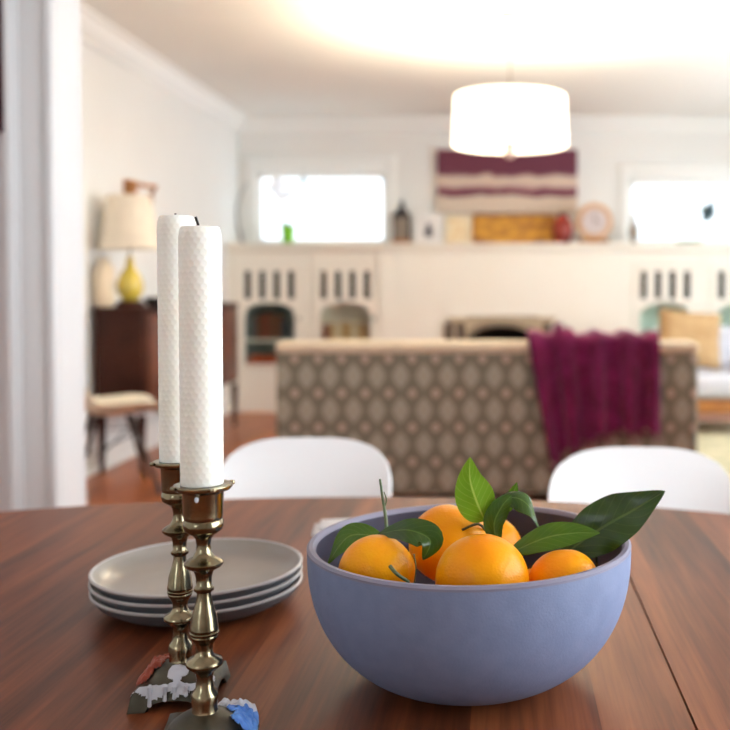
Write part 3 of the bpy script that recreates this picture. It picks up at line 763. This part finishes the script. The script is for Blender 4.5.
j = MB().lathe([(0, 0), (.045, 0), (.058, .03), (.06, .2), (.05, .25), (.03, .27), (.034, .3), (.026, .3), (.024, .27), (.045, .24), (.055, .19), (.052, .03), (0, .012)], 28)
tag(j.build('jar', 'cream_ceramic', loc=(-2.425, 5.905, sh)), 'tall cream ceramic jar beside the table lamp on the sideboard', 'jar')
j = MB().lathe([(0, 0), (.05, 0), (.075, .05), (.07, .06), (.045, .012), (0, .01)], 28)
tag(j.build('bowl', 'dark_ceramic', loc=(P(153, 0, 6.15).x, 6.15, sh)), 'small dark bowl on the sideboard right of the table lamp', 'bowl')

# ------------------------------------------------------------------ moulded chairs
def shell_mb():
    cl = [(-.225, .425), (-.21, .445), (-.15, .44), (-.05, .425), (.05, .425), (.12, .445), (.165, .49), (.19, .55), (.205, .62), (.222, .69), (.24, .75), (.252, .79), (.258, .815)]
    def cat(u):
        k = min(int(u), len(cl) - 2); f_ = u - k
        p = [Vector(cl[max(0, min(len(cl) - 1, k + d))]) for d in (-1, 0, 1, 2)]
        return .5 * ((2 * p[1]) + (-p[0] + p[2]) * f_ + (2 * p[0] - 5 * p[1] + 4 * p[2] - p[3]) * f_ ** 2 + (-p[0] + 3 * p[1] - 3 * p[2] + p[3]) * f_ ** 3)
    NV, NU = 72, 36; g = []
    for i in range(NV + 1):
        v = i / NV
        # denser rows near the top rim
        vv = 1 - (1 - v) ** 1.5
        c_ = cat(vv * (len(cl) - 1) * .99999); z = c_[1]; y = c_[0]
        d_ = cat(min(vv + .01, .9999) * (len(cl) - 1)) - cat(max(vv - .01, 0) * (len(cl) - 1)); tg_ = Vector((0, d_[0], d_[1])).normalized(); nr = Vector((1, 0, 0)).cross(tg_)
        w = .232 - .03 * math.exp(-((vv - .42) / .13) ** 2)
        if vv > .42: w = .202 - .026 * min(1, (vv - .42) / .3)
        t = max(0, (z - (.815 - .12)) / .12) if vv > .6 else 0
        w *= max(0.0, 1 - min(1, t) ** 2.9) ** (1 / 3.1)
        tb = max(0, 1 - vv / .10); w *= (1 - tb ** 3 * .35)
        curl = .07 * math.sin(PI * min(1, max(0, (vv - .0) / .9))) + .03
        row = []
        for j_ in range(NU + 1):
            u = j_ / NU * 2 - 1
            x = u * w
            uu = abs(x) / .23
            row.append(Vector((x, y, z)) + nr * (curl * uu ** 2.3))
        g.append(row)
    m = MB().surf(g, .006); bmesh.ops.remove_doubles(m.bm, verts=m.bm.verts, dist=.0002); return m
def make_chair(label, cat, loc, rz, sm_, lm, group):
    r = thing('shell_chair', label, cat, loc, rz, group)
    shell_mb().build('shell', sm_, r, angle=60)
    for a in (-1, 1):
        for b_ in (-1, 1):
            MB().tube([(a * .10, b_ * .09, .43), (a * .235, b_ * .215 + .0, .002)], [.013, .010], 12).build('leg', lm, r)
    br_ = MB()
    for a in (-1, 1):
        br_.tube([(a * .128, -.116, .34), (-a * .19, .173, .15)], .004, 6)
        br_.tube([(a * .12, .108, .365), (a * .12, -.108, .365)], .004, 6)
    br_.tube([(-.12, -.108, .365), (.12, -.108, .365)], .004, 6); br_.tube([(-.12, .108, .365), (.12, .108, .365)], .004, 6)
    br_.build('wire_brace', 'black_metal', r)
    return r
CY = 1.98
ch = make_chair('white moulded dining chair on the far side of the table, behind the plates', 'chair', (P(308.5, 465, CY).x, CY - .25, 0), 0, 'shell', 'dowel', 'white dining chairs')
c2_ = copy_tree(ch); c2_.location = (P(633.5, 465, 1.85).x, 1.85 - .24, 0); c2_.rotation_euler = (0, 0, -.05)
c2_['label'] = 'white moulded dining chair on the far side of the table, right of the bowl'
make_chair('cream moulded chair with dark legs beside the sideboard at left', 'chair', (-2.16, 5.34, 0), PI / 2 + .5, 'shell_cream', 'dowel_dark', None)
try: del bpy.data.objects['shell_chair.002']['group']
except Exception: pass

# ------------------------------------------------------------------ dining table
EA, EB, EX, EY = 1.0, .60, -.25, 1.117
tb_ = thing('dining_table', 'oval walnut dining table filling the foreground', 'table', (EX, EY, 0))
SX = P(628, 575, 1.255).x - EX
def half(xa, xb, top, bot):
    m = MB(); n = 220
    pts = [(EA * math.cos(2 * PI * i / n), EB * math.sin(2 * PI * i / n)) for i in range(n)]
    pts = [(x, y) for x, y in pts if xa <= x <= xb]
    # add cut points
    def yy(x): return EB * math.sqrt(1 - (x / EA) ** 2)
    for xc in (xa, xb):
        if abs(xc) < EA: pts += [(xc, yy(xc)), (xc, -yy(xc))]
    cx_ = sum(p[0] for p in pts) / len(pts)
    pts.sort(key=lambda p: math.atan2(p[1], p[0] - cx_))
    m.prism(pts, 'z', bot, top)
    bmesh.ops.bevel(m.bm, geom=[e for e in m.bm.edges if abs(e.verts[0].co.z - e.verts[1].co.z) < 1e-6 and e.verts[0].co.z > bot + .001 and len(e.link_faces) == 2
                    and not (abs(e.verts[0].co.x - e.verts[1].co.x) < 1e-6)], offset=.006, segments=3, affect='EDGES')
    return m
half(-2, SX - .0011, TZ, TZ - .028).build('tabletop', 'table', tb_, angle=30)
half(SX + .0011, 2, TZ, TZ - .028).build('table_leaf', 'table', tb_, angle=30)
MB().box((0, 0, TZ - .07), (1.3, .7, .078), .005).build('apron', 'walnut_warm', tb_)
for a in (-1, 1):
    for b_ in (-1, 1): MB().tube([(a * .58, b_ * .30, TZ - .05), (a * .62, b_ * .32, 0.001)], [.032, .018], 16).build('leg', 'walnut_warm', tb_)

# ------------------------------------------------------------------ plates
PXc = P(198.5, 575, 1.135)
def plate_prof():
    return [(0, .006), (.06, .006), (.092, .0075), (.108, .012), (.1165, .0195), (.1195, .0245), (.1215, .0255), (.1235, .0245), (.1232, .0225), (.115, .0125), (.1, .004), (.07, .001), (.066, 0), (.058, 0), (.055, .0025), (0, .0025)]
def make_plate(label, loc):
    pr_ = plate_prof()
    r = thing('plate', label, 'plate', loc, 0, 'stack of grey plates'); r.scale = (.972, .972, 1)
    MB().lathe(pr_[:6], 96).build('well', 'plate', r); MB().lathe(pr_[8:], 96).build('underside', 'plate_under', r)
    MB().lathe(pr_[5:9], 96).build('rim', 'plate_rim', r)
    return r
pl = make_plate('grey stoneware plate, topmost of the stack of three', (PXc.x, 1.137, TZ + .0205))
for lb, dz, dx in (('grey stoneware plate in the middle of the stack of three', .0105, -.0005), ('grey stoneware plate at the bottom of the stack, on the table', .0005, .0)):
    q_ = copy_tree(pl); q_.location = (PXc.x + dx, 1.137, TZ + dz); q_['label'] = lb
npk = MB().box((0, 0, .004), (.11, .06, .008), .003); npk.box((.004, .003, .011), (.10, .055, .006), .003)
q_ = P(351, 531, 1.48)
tag(npk.build('napkin', 'paper', loc=(q_.x, 1.47, TZ), rot=(0, 0, .12)), 'folded white napkin on the table behind the left side of the bowl', 'napkin')

# ------------------------------------------------------------------ bowl
BY = .922; BXc = P(470, 600, BY).x; BH, BR = .1275, .153
def bprof(R, Hh, rb, off=0, n=30, p=2.35, q=1.75):
    out_ = []
    for i in range(n + 1):
        a = i / n; t = a * a * .35 + a * .65
        out_.append((rb + (R - rb) * (1 - (1 - t) ** p) ** (1 / q), Hh * t + off))
    return out_
op = bprof(BR, BH, .058); ip = bprof(BR - .0085, BH - .010, .048, .010)
bw_ = thing('fruit_bowl', 'large matte blue-grey stoneware bowl holding the oranges', 'bowl', (BXc, BY, TZ))
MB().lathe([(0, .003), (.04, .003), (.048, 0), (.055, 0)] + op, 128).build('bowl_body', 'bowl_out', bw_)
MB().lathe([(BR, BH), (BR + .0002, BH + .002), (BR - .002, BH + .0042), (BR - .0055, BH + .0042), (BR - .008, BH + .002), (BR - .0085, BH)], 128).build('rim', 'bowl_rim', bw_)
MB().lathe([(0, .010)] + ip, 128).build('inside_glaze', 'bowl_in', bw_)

# ------------------------------------------------------------------ oranges with leaves
def orange_mb(r, seed=0, squash=.93):
    m = MB(); nu, nv = 64, 40
    prof = []
    t = bmesh.new(); bmesh.ops.create_uvsphere(t, u_segments=nu, v_segments=nv, radius=1)
    for v in t.verts:
        n_ = v.co.normalized(); th_ = math.acos(max(-1, min(1, n_.z)))
        k = 1 - .10 * math.exp(-(th_ / .22) ** 2) - .045 * math.exp(-((PI - th_) / .2) ** 2)
        k += .018 * noise.noise(n_ * 1.6 + Vector((seed * 3.1, 0, 0))) + .004 * noise.noise(n_ * 6 + Vector((0, seed, 0)))
        v.co = Vector((n_.x * k, n_.y * k, n_.z * k * squash)) * r
    m.merge(t); return m
def orange(px, py, Y, r, label, rot=(0, 0, 0), seed=0, p=None):
    c_ = p or P(px, py, Y)
    o = orange_mb(r, seed).build('orange', 'orange', loc=c_, rot=rot)
    tag(o, label, 'orange', 'oranges in the bowl')
    # calyx star at the stem end
    k = MB(); q = r * .93 * .9
    pts = []
    for i in range(10):
        rr = .0046 if i % 2 == 0 else .0022
        pts.append((rr * math.cos(i * PI / 5), rr * math.sin(i * PI / 5)))
    k.prism(pts, 'z', q - .0005, q + .0012); k.lathe([(0, q + .0012), (.0016, q + .001), (.0014, q + .003), (0, q + .003)], 10)
    k.build('stem_button', 'stem_green', o)
    return o
def to_local(o, p): return o_inv[o.name] @ p
o_inv = {}
def reg(o):
    Mx = Matrix.Translation(o.location) @ o.rotation_euler.to_matrix().to_4x4(); o_inv[o.name] = Mx.inverted(); return o
O1 = reg(orange(377, 573.5, .86, .0350, 'orange at the left of the bowl with two leaves and a twig', (-.9, .5, 0), 1))
O2 = reg(orange(482, 580, .84, .0412, 'largest orange at the front centre of the bowl', (2.2, .2, 0), 2))
O3 = reg(orange(450, 545, .93, .0405, 'orange behind the front centre one under the upright pale leaf', (-.2, .5, 0), 3))
O4 = reg(orange(564, 584, .862, .033, 'orange at the right of the bowl beneath the large spreading leaves', (-.3, .3, 1), 4))
O5 = reg(orange(489, 549, 1.0, .036, 'orange at the back of the bowl glimpsed between dark leaves', (.4, .4, 0), 5))
for k, (x, y, z, r) in enumerate(((-.078, .893, .055, .0345), (.0, .885, .053, .036), (-.040, .962, .050, .034), (.036, .947, .061, .034))):
    orange(0, 0, 0, r, 'orange lying in the bottom layer of the bowl', (.5 * k, 1.1, k), 6 + k, Vector((x, y, z + TZ)))

def crom(pts, n):
    out_ = []
    m = len(pts) - 1
    for i in range(n + 1):
        u = i / n * m; k = min(int(u), m - 1); f_ = u - k
        p = [pts[max(0, min(m, k + d))] for d in (-1, 0, 1, 2)]
        out_.append(.5 * ((2 * p[1]) + (-p[0] + p[2]) * f_ + (2 * p[0] - 5 * p[1] + 4 * p[2] - p[3]) * f_ ** 2 + (-p[0] + 3 * p[1] - 3 * p[2] + p[3]) * f_ ** 3))
    return out_
def leaf(owner, mid, hwpx, side, m, fold=.35, curl=-.25, peak=.45, label=None, wave=.04, seed=0):
    """mid: (px,py,Y) points along the midrib; side: rough sideways direction of the blade"""
    pts = [P(*q) for q in mid]; n = 26; mp_ = crom(pts, n); W = hwpx / F * mid[1][2]; g = []
    sd = [Vector(q).normalized() for q in (side if isinstance(side, list) else [side, side])]
    for i, c_ in enumerate(mp_):
        t = i / n; side = sd[0].lerp(sd[1], t); T = (mp_[min(i + 1, n)] - mp_[max(i - 1, 0)]).normalized()
        S_ = (side - T * side.dot(T)).normalized(); N_ = T.cross(S_).normalized()
        e = math.log(.5) / math.log(peak)
        w = W * max(0, math.sin(PI * (t ** e))) ** .85 * (1 - .45 * t ** 5)
        w = max(w, .0006 * (1 - t * .8))
        row = []
        for j_ in range(13):
            u = j_ / 6 - 1
            off = fold * abs(u) * w + curl * u * u * w + wave * w * math.sin(t * 16 + u * 2 + seed) * abs(u)
            row.append(c_ + S_ * (w * u) + N_ * off)
        g.append(row)
    g = [[to_local(owner, p) for p in row] for row in g]
    o = MB().surf(g, .0005).build('leaf', m, owner, angle=70)
    if label: o['label'] = label
    return o
def twig(owner, path, rad, m='stem_green', name='twig'):
    pts = crom([P(*q) for q in path], 14)
    n = len(pts)
    rr = [rad[0] + (rad[1] - rad[0]) * i / (n - 1) for i in range(n)]
    return MB().tube([to_local(owner, p) for p in pts], rr, 8).build(name, m, owner)

# left orange: curved leaf behind, dark glossy leaf over it, upright twig
leaf(O1, [(384, 538, .885), (350, 536, .895), (328, 564, .89)], 13, (.45, .3, .85), 'leaf_mid', .3, peak=.5, seed=1)
leaf(O1, [(378, 534, .872), (407, 530, .850), (430, 540, .842), (423, 560, .835)], 16, [(-.1, .6, .8), (.85, .45, .25)], 'leaf_dark', .25, curl=-.15, peak=.55, seed=2, label='dark glossy leaf')
twig(O1, [(387, 541, .868), (386, 520, .872), (383, 500, .875), (380, 479, .878)], (.0020, .0010))
twig(O1, [(384, 508, .874), (386.5, 500, .874), (384, 492, .874)], (.0008, .0004))
twig(O1, [(390, 566, .823), (397, 574, .818), (409, 582, .822)], (.0017, .0014))
twig(O1, [(414, 554, .836), (416, 568, .832), (414, 584, .832)], (.0006, .0005))
# back orange: upright pale leaf, dark leaves
leaf(O3, [(485, 521, .895), (476, 500, .892), (470, 479, .892), (470, 457, .89)], 20, (1, .25, .1), 'leaf_light', .18, curl=-.1, peak=.36, wave=.015, label='pale green upright leaf', seed=3)
twig(O3, [(487, 532, .925), (478, 524, .905), (462, 530, .90)], (.0014, .0012), 'stem_brown')
leaf(O3, [(499, 550, .895), (494, 525, .892), (502, 506, .895), (512, 495, .90)], 12, (1, .35, .1), 'leaf_dark', .4, peak=.5, seed=4)
leaf(O3, [(500, 497, .905), (520, 499, .90), (533, 512, .895), (541, 532, .89)], 13, (-.2, .75, .65), 'leaf_dark', .1, curl=-.4, peak=.45, seed=5)
leaf(O3, [(508, 512, .93), (512, 497, .93), (517, 482, .93)], 6.5, (1, .3, 0), 'leaf_mid', .3, seed=6)
leaf(O3, [(494, 548, .915), (480, 532, .92), (470, 518, .925)], 9, (1, .5, .3), 'leaf_dark', .3, seed=9)
# right orange: mid-green leaf and the large spreading leaf
leaf(O4, [(510, 553, .875), (545, 538, .872), (575, 533, .87), (600, 533, .865)], 14, (.15, .5, .85), 'leaf_mid', .2, curl=-.2, peak=.42, seed=7)
leaf(O4, [(562, 556, .93), (600, 529, .925), (632, 511, .915), (665, 491, .905)], 27, (-.35, .55, .78), 'leaf_dark', .22, curl=-.1, peak=.42, wave=.07, seed=8, label='large dark leaf spreading over the rim')
twig(O4, [(590, 545, .93), (596, 556, .935), (597, 570, .94)], (.001, .001))

# ------------------------------------------------------------------ candlesticks and candles
PROF = [(0, .024), (.0142, .024), (.0105, .030), (.0098, .036), (.0102, .040), (.0106, .0455), (.0098, .0475), (.0072, .051), (.0064, .058), (.0072, .0635), (.0105, .0665), (.0142, .0695), (.0146, .0715), (.0138, .0735), (.0082, .0765), (.0066, .0805), (.0068, .085),
        (.0085, .0885), (.0104, .0915), (.0108, .093), (.0104, .0938), (.0112, .0945), (.0114, .096), (.0106, .0968), (.0112, .0975), (.0114, .0992), (.0108, .101), (.0100, .1085), (.0072, .118), (.0056, .1245), (.0056, .128), (.0078, .1297), (.0079, .1318), (.006, .1335), (.0062, .140),
        (.0078, .1455), (.0135, .1485), (.0152, .1505), (.0152, .1522), (.0130, .154), (.0086, .1565), (.0060, .161), (.0054, .166), (.0064, .1715), (.0092, .1745), (.0110, .1755), (.0148, .1785), (.0158, .182), (.0155, .1855), (.0146, .1868), (.0150, .1875), (.0154, .190), (.0160, .208),
        (.0168, .2095), (.0210, .2105), (.0228, .2125), (.0226, .2145), (.0205, .2150), (.0178, .2146), (0, .2146)]
def base_mesh():
    """domed square base on four corner feet with arched sides"""
    m = MB(); H2 = .0345
    N_ = 36; g = []
    def hgt(x, y):
        r = math.sqrt(x * x + y * y); s_ = max(abs(x), abs(y)) / H2
        dome = .0205 + .0130 * max(0, 1 - (r / .031) ** 2.2)
        return dome - .004 * max(0, s_ - .8) / .2
    V = [[m.bm.verts.new(((i / N_ * 2 - 1) * H2, (j_ / N_ * 2 - 1) * H2, 0)) for j_ in range(N_ + 1)] for i in range(N_ + 1)]
    for row in V:
        for v in row:
            x, y = v.co.x, v.co.y
            # slightly concave sides
            kx = 1 - .05 * (1 - (y / H2) ** 2); ky = 1 - .05 * (1 - (x / H2) ** 2)
            v.co = Vector((x * kx, y * ky, hgt(x, y)))
    for i in range(N_):
        for j_ in range(N_): m.bm.faces.new((V[i][j_], V[i + 1][j_], V[i + 1][j_ + 1], V[i][j_ + 1]))
    # skirt flaring outward with arches between the feet
    ring = [V[i][0] for i in range(N_)] + [V[N_][j_] for j_ in range(N_)] + [V[i][N_] for i in range(N_, 0, -1)] + [V[0][j_] for j_ in range(N_, 0, -1)]
    lo = []; inn = []
    for v in ring:
        a = max(abs(v.co.x), abs(v.co.y)); s_ = min(abs(v.co.x), abs(v.co.y)) / max(a, 1e-6)
        zz = .0 if s_ > .62 else .0085 * math.sqrt(max(0, 1 - (s_ / .64) ** 3))
        k = 1.0 + .10 * (1 - zz / .018)
        lo.append(m.bm.verts.new((v.co.x * k, v.co.y * k, zz)))
        inn.append(m.bm.verts.new((v.co.x * (k - .09), v.co.y * (k - .09), zz)))
    top_in = [m.bm.verts.new((v.co.x * .9, v.co.y * .9, .0155)) for v in ring]
    n = len(ring)
    for i in range(n):
        j_ = (i + 1) % n
        m.bm.faces.new((ring[i], ring[j_], lo[j_], lo[i])); m.bm.faces.new((lo[i], lo[j_], inn[j_], inn[i])); m.bm.faces.new((inn[i], inn[j_], top_in[j_], top_in[i]))
    m.bm.faces.new(top_in[::-1])
    return m, hgt
def wax_blob(path, rad, m, parent, lab=None, drips=()):
    """irregular lump of wax lying on the base: merged flattened tubes plus drips"""
    b = MB()
    for p, r in zip(path, rad):
        t = bmesh.new(); bmesh.ops.create_icosphere(t, subdivisions=3, radius=1)
        for v in t.verts:
            k = 1 + .22 * noise.noise(v.co * 2.1 + Vector(p) * 300)
            v.co = Vector((v.co.x * r[0] * k, v.co.y * r[1] * k, v.co.z * r[2] * k)) + Vector(p)
        b.merge(t)
    for (x, y, z0, z1) in drips:
        b.tube([(x, y, z0), (x * 1.02, y * 1.03, (z0 + z1) / 2), (x * 1.03, y * 1.05, z1)], [.0022, .0016, .0021], 8)
    o = b.build('wax_drip', m, parent)
    if lab: o['label'] = lab
    return o
def stick(label, loc, rz):
    r = thing('candlestick', label, 'candlestick', loc, rz, 'brass candlesticks')
    MB().lathe(PROF, 64).build('stem', 'brass', r, angle=50)
    m, hg_ = base_mesh(); m.build('base', 'brass_dark', r, angle=50)
    for k in range(4):       # little scalloped ears on the drip lip
        a = k * PI / 2 + .5
        MB().lathe([(0, -.002), (.0022, -.0015), (.0026, 0), (.0022, .0015), (0, .002)], 12, c=(.0235 * math.cos(a), .0235 * math.sin(a), .2135)).build('lip_ear', 'brass', r)
    return r
def candle_mb(r, h):
    m = MB(); NA = 168; NZ = int(h / .0007); cell = 2 * PI * r / 20; rh = cell * .866
    g = []
    for k in range(NZ + 1):
        z = h * k / NZ; row = []
        sh_ = 1 - .10 * max(0, (z - h + .010) / .010) ** 2
        for a in range(NA):
            th_ = 2 * PI * a / NA; u = th_ * r
            # distance to the nearest hexagon centre
            rw_ = round(z / rh); best = 9
            for q_ in (rw_ - 1, rw_, rw_ + 1):
                off = (q_ % 2) * cell / 2
                cu = round((u - off) / cell) * cell + off
                dd = max(abs(z - q_ * rh) * 1.0 + 0, math.hypot(u - cu, z - q_ * rh) * .96)
                best = min(best, math.hypot(u - cu, z - q_ * rh))
            x = best / (cell * .56)
            q9 = max(0, min(1, (x - .35) / .6)); disp = .00022 * q9 * q9 * (3 - 2 * q9) - .0001
            rr = (r + disp) * sh_
            row.append(m.bm.verts.new((rr * math.cos(th_), rr * math.sin(th_), z)))
        g.append(row)
    for k in range(NZ):
        for a in range(NA):
            b_ = (a + 1) % NA; m.bm.faces.new((g[k][a], g[k][b_], g[k + 1][b_], g[k + 1][a]))
    m.bm.faces.new(g[0][::-1])
    prev = g[-1]
    for f_, dz in ((.93, .0008), (.8, .001), (.62, -.0003), (.4, -.0008), (.15, -.0005)):
        nx = [m.bm.verts.new((v.co.x / .9 * f_ * .9, v.co.y / .9 * f_ * .9, h + dz)) for v in g[-1]]
        for a in range(NA):
            b_ = (a + 1) % NA; m.bm.faces.new((prev[a], prev[b_], nx[b_], nx[a]))
        prev = nx
    m.bm.faces.new(prev)
    return m
YN, YF_ = .769, .876
nb, fb = P(204, 600, YN), P(180, 580, YF_)
stn = stick('nearest brass candlestick, in front, with blue wax on its base', (nb.x, YN, TZ), .12)
stf = stick('brass candlestick standing behind the nearest one, red and white wax on base', (fb.x, YF_, TZ), .11)
HG = base_mesh()[1]
def wax_patch(spots, thick, m, parent, lab, drips=(), seed=0, H2=.0345):
    """skin of wax lying on the base where the spots are, lumpy and ragged at the edge"""
    n = 110; b = MB(); V = {}
    def mk(x, y):
        v = max(math.exp(-(((x - sx) / rx) ** 2 + ((y - sy) / ry) ** 2)) for sx, sy, rx, ry in spots)
        return v - .42 + .30 * noise.noise(Vector((x * 150, y * 150, seed))) + .07 * noise.noise(Vector((x * 420, y * 420, seed + 5)))
    def top(x, y):
        k = max(abs(x), abs(y)) / H2
        z = HG(x, y)
        if k > 1: z -= (k - 1) * H2 * 1.6
        return z
    E = H2 * 1.07
    for i in range(n + 1):
        for j_ in range(n + 1):
            x, y = (i / n * 2 - 1) * E, (j_ / n * 2 - 1) * E; v = mk(x, y)
            if v > -.03:
                h_ = thick * (max(0, v) / .58) ** .5 * (1 + .5 * noise.noise(Vector((x * 260, y * 260, seed + 9))))
                V[i, j_] = b.bm.verts.new((x, y, top(x, y) + h_ - .0003))
    for i in range(n):
        for j_ in range(n):
            q = [V.get(k) for k in ((i, j_), (i + 1, j_), (i + 1, j_ + 1), (i, j_ + 1))]
            if all(q): b.bm.faces.new(q)
    loose = [v for v in b.bm.verts if not v.link_faces]
    bmesh.ops.delete(b.bm, geom=loose, context='VERTS')
    for (x, y, z1) in drips:
        z0 = .0212; b.tube([(x, y * .94, z0 + .0012), (x, y, z0), (x, y * 1.025, (z0 + z1) / 2), (x, y * 1.05, z1 + .001), (x, y * 1.05, z1)], [.0016, .0024, .0015, .0019, .0008], 10)
    o = b.build('wax_drip', m, parent); o['label'] = lab
    return o
wax_patch([(-.024, .008, .012, .022), (-.012, .024, .018, .011), (-.029, -.006, .010, .014)], .0065, 'wax_red', stf, 'red wax', seed=3)
wax_patch([(-.018, -.032, .018, .0050), (.004, -.0315, .020, .0045), (.001, -.019, .009, .009), (.022, -.031, .012, .0045), (.026, -.014, .007, .010)], .0022, 'wax_white', stf, 'white wax',
          [(-.019, -.0345, .0045), (-.006, -.0345, .009), (.002, -.0345, .0105), (.012, -.0345, .0125)], seed=11)
wax_patch([(.028, .020, .014, .016), (.030, .004, .010, .012)], .0055, 'wax_blue', stn, 'blue wax', [], seed=21)
bw2 = wax_blob([(.0345, .024, .012), (.036, .013, .010), (.034, .031, .010)], [(.0045, .0085, .008), (.0035, .008, .007), (.004, .006, .007)], 'wax_blue', stn, 'blue wax')
wax_patch([(.024, .028, .017, .008), (.010, .031, .010, .005)], .0085, 'wax_white', stn, 'white wax', [], seed=31)
wax_blob([(-.002, -.0168, .2055)], [(.0016, .0012, .0022)], 'wax_white', stn, 'pale blue wax drop')
def candle(label, loc, r, h, wick, wm, rz):
    c_ = thing('candle', label, 'candle', loc, rz, 'ivory honeycomb candles')
    candle_mb(r, h).build('wax_body', 'candle', c_, angle=80)
    MB().tube(wick, .0011 if wm == 'wick' else .0009, 8).build('wick', wm, c_)
    return c_
hN = P(0, 228, YN).z - (TZ + .2147); hF = P(0, 217, YF_).z - (TZ + .2147)
candle('ivory honeycomb candle in the nearest candlestick, with a black burnt wick', (nb.x - .0008, YN, TZ + .2149), .0165, hN, [(-.001, 0, hN - .001), (-.0016, 0, hN + .003), (-.0034, 0, hN + .0085)], 'wick', 0)
candle('ivory honeycomb candle partly hidden behind the nearer candle, wick barely showing', (fb.x - .0005, YF_, TZ + .2149), .0165, hF, [(-.001, 0, hF - .001), (-.001, 0, hF + .003)], 'wick_white', 1.1)

# ------------------------------------------------------------------ picture on the partition at the left edge
pe = P(5.0, 60, PY0 - .02); z0p = P(0, 131, PY0 - .02).z
pc = thing('framed_artwork', 'dark plum artwork on the wall at the upper left edge', 'painting', (pe.x - .3, PY0 - .002, z0p))
box2(-.3, .3, -.022, 0, 0, .62, .003).build('canvas', 'grass', pc)

# ------------------------------------------------------------------ light
w = bpy.data.worlds.new('daylight'); sc.world = w; w.use_nodes = True
WN = w.node_tree.nodes; WLk = w.node_tree.links; bg = WN['Background']
bg.inputs['Color'].default_value = (.91, .97, .985, 1); bg.inputs['Strength'].default_value = 6.5
def area(name, loc, rot, sx, sy, power, col=(.86, .93, 1), portal=False):
    l = bpy.data.lights.new(name, 'AREA'); l.shape = 'RECTANGLE'; l.size = sx; l.size_y = sy; l.energy = power; l.color = col
    if portal: l.cycles.is_portal = True
    o = bpy.data.objects.new(name, l); C.objects.link(o); o.location = loc; o.rotation_euler = rot; return o
for i, g in enumerate((gL, gR)):
    area('window_portal', ((g[0] + g[2]) / 2, YB + .13, (g[1] + g[3]) / 2), (-PI / 2, 0, 0), g[2] - g[0], g[1] - g[3], 1, portal=True)
for q in (DW, LW):
    area('window_portal', ((WD if q is DW else WR) + .13, (q[0] + q[1]) / 2, (q[2] + q[3]) / 2), (0, PI / 2, 0), q[3] - q[2], q[1] - q[0], 1, portal=True)
area('window_portal', ((FW[0] + FW[1]) / 2, YF - .13, (FW[2] + FW[3]) / 2), (PI / 2, 0, 0), FW[1] - FW[0], FW[3] - FW[2], 1, portal=True)

sc.view_settings.view_transform = 'Standard'; sc.view_settings.look = 'None'
sc.view_settings.exposure = 0.68; sc.view_settings.gamma = 1.0; sc.view_settings.use_curve_mapping = False
sc.cycles.use_denoising = True
try: sc.cycles.denoiser = 'OPENIMAGEDENOISE'
except Exception: pass
sc.cycles.max_bounces = 10; sc.cycles.diffuse_bounces = 6; sc.cycles.transparent_max_bounces = 12
sc.cycles.sample_clamp_indirect = 6; sc.cycles.caustics_reflective = False; sc.cycles.caustics_refractive = False
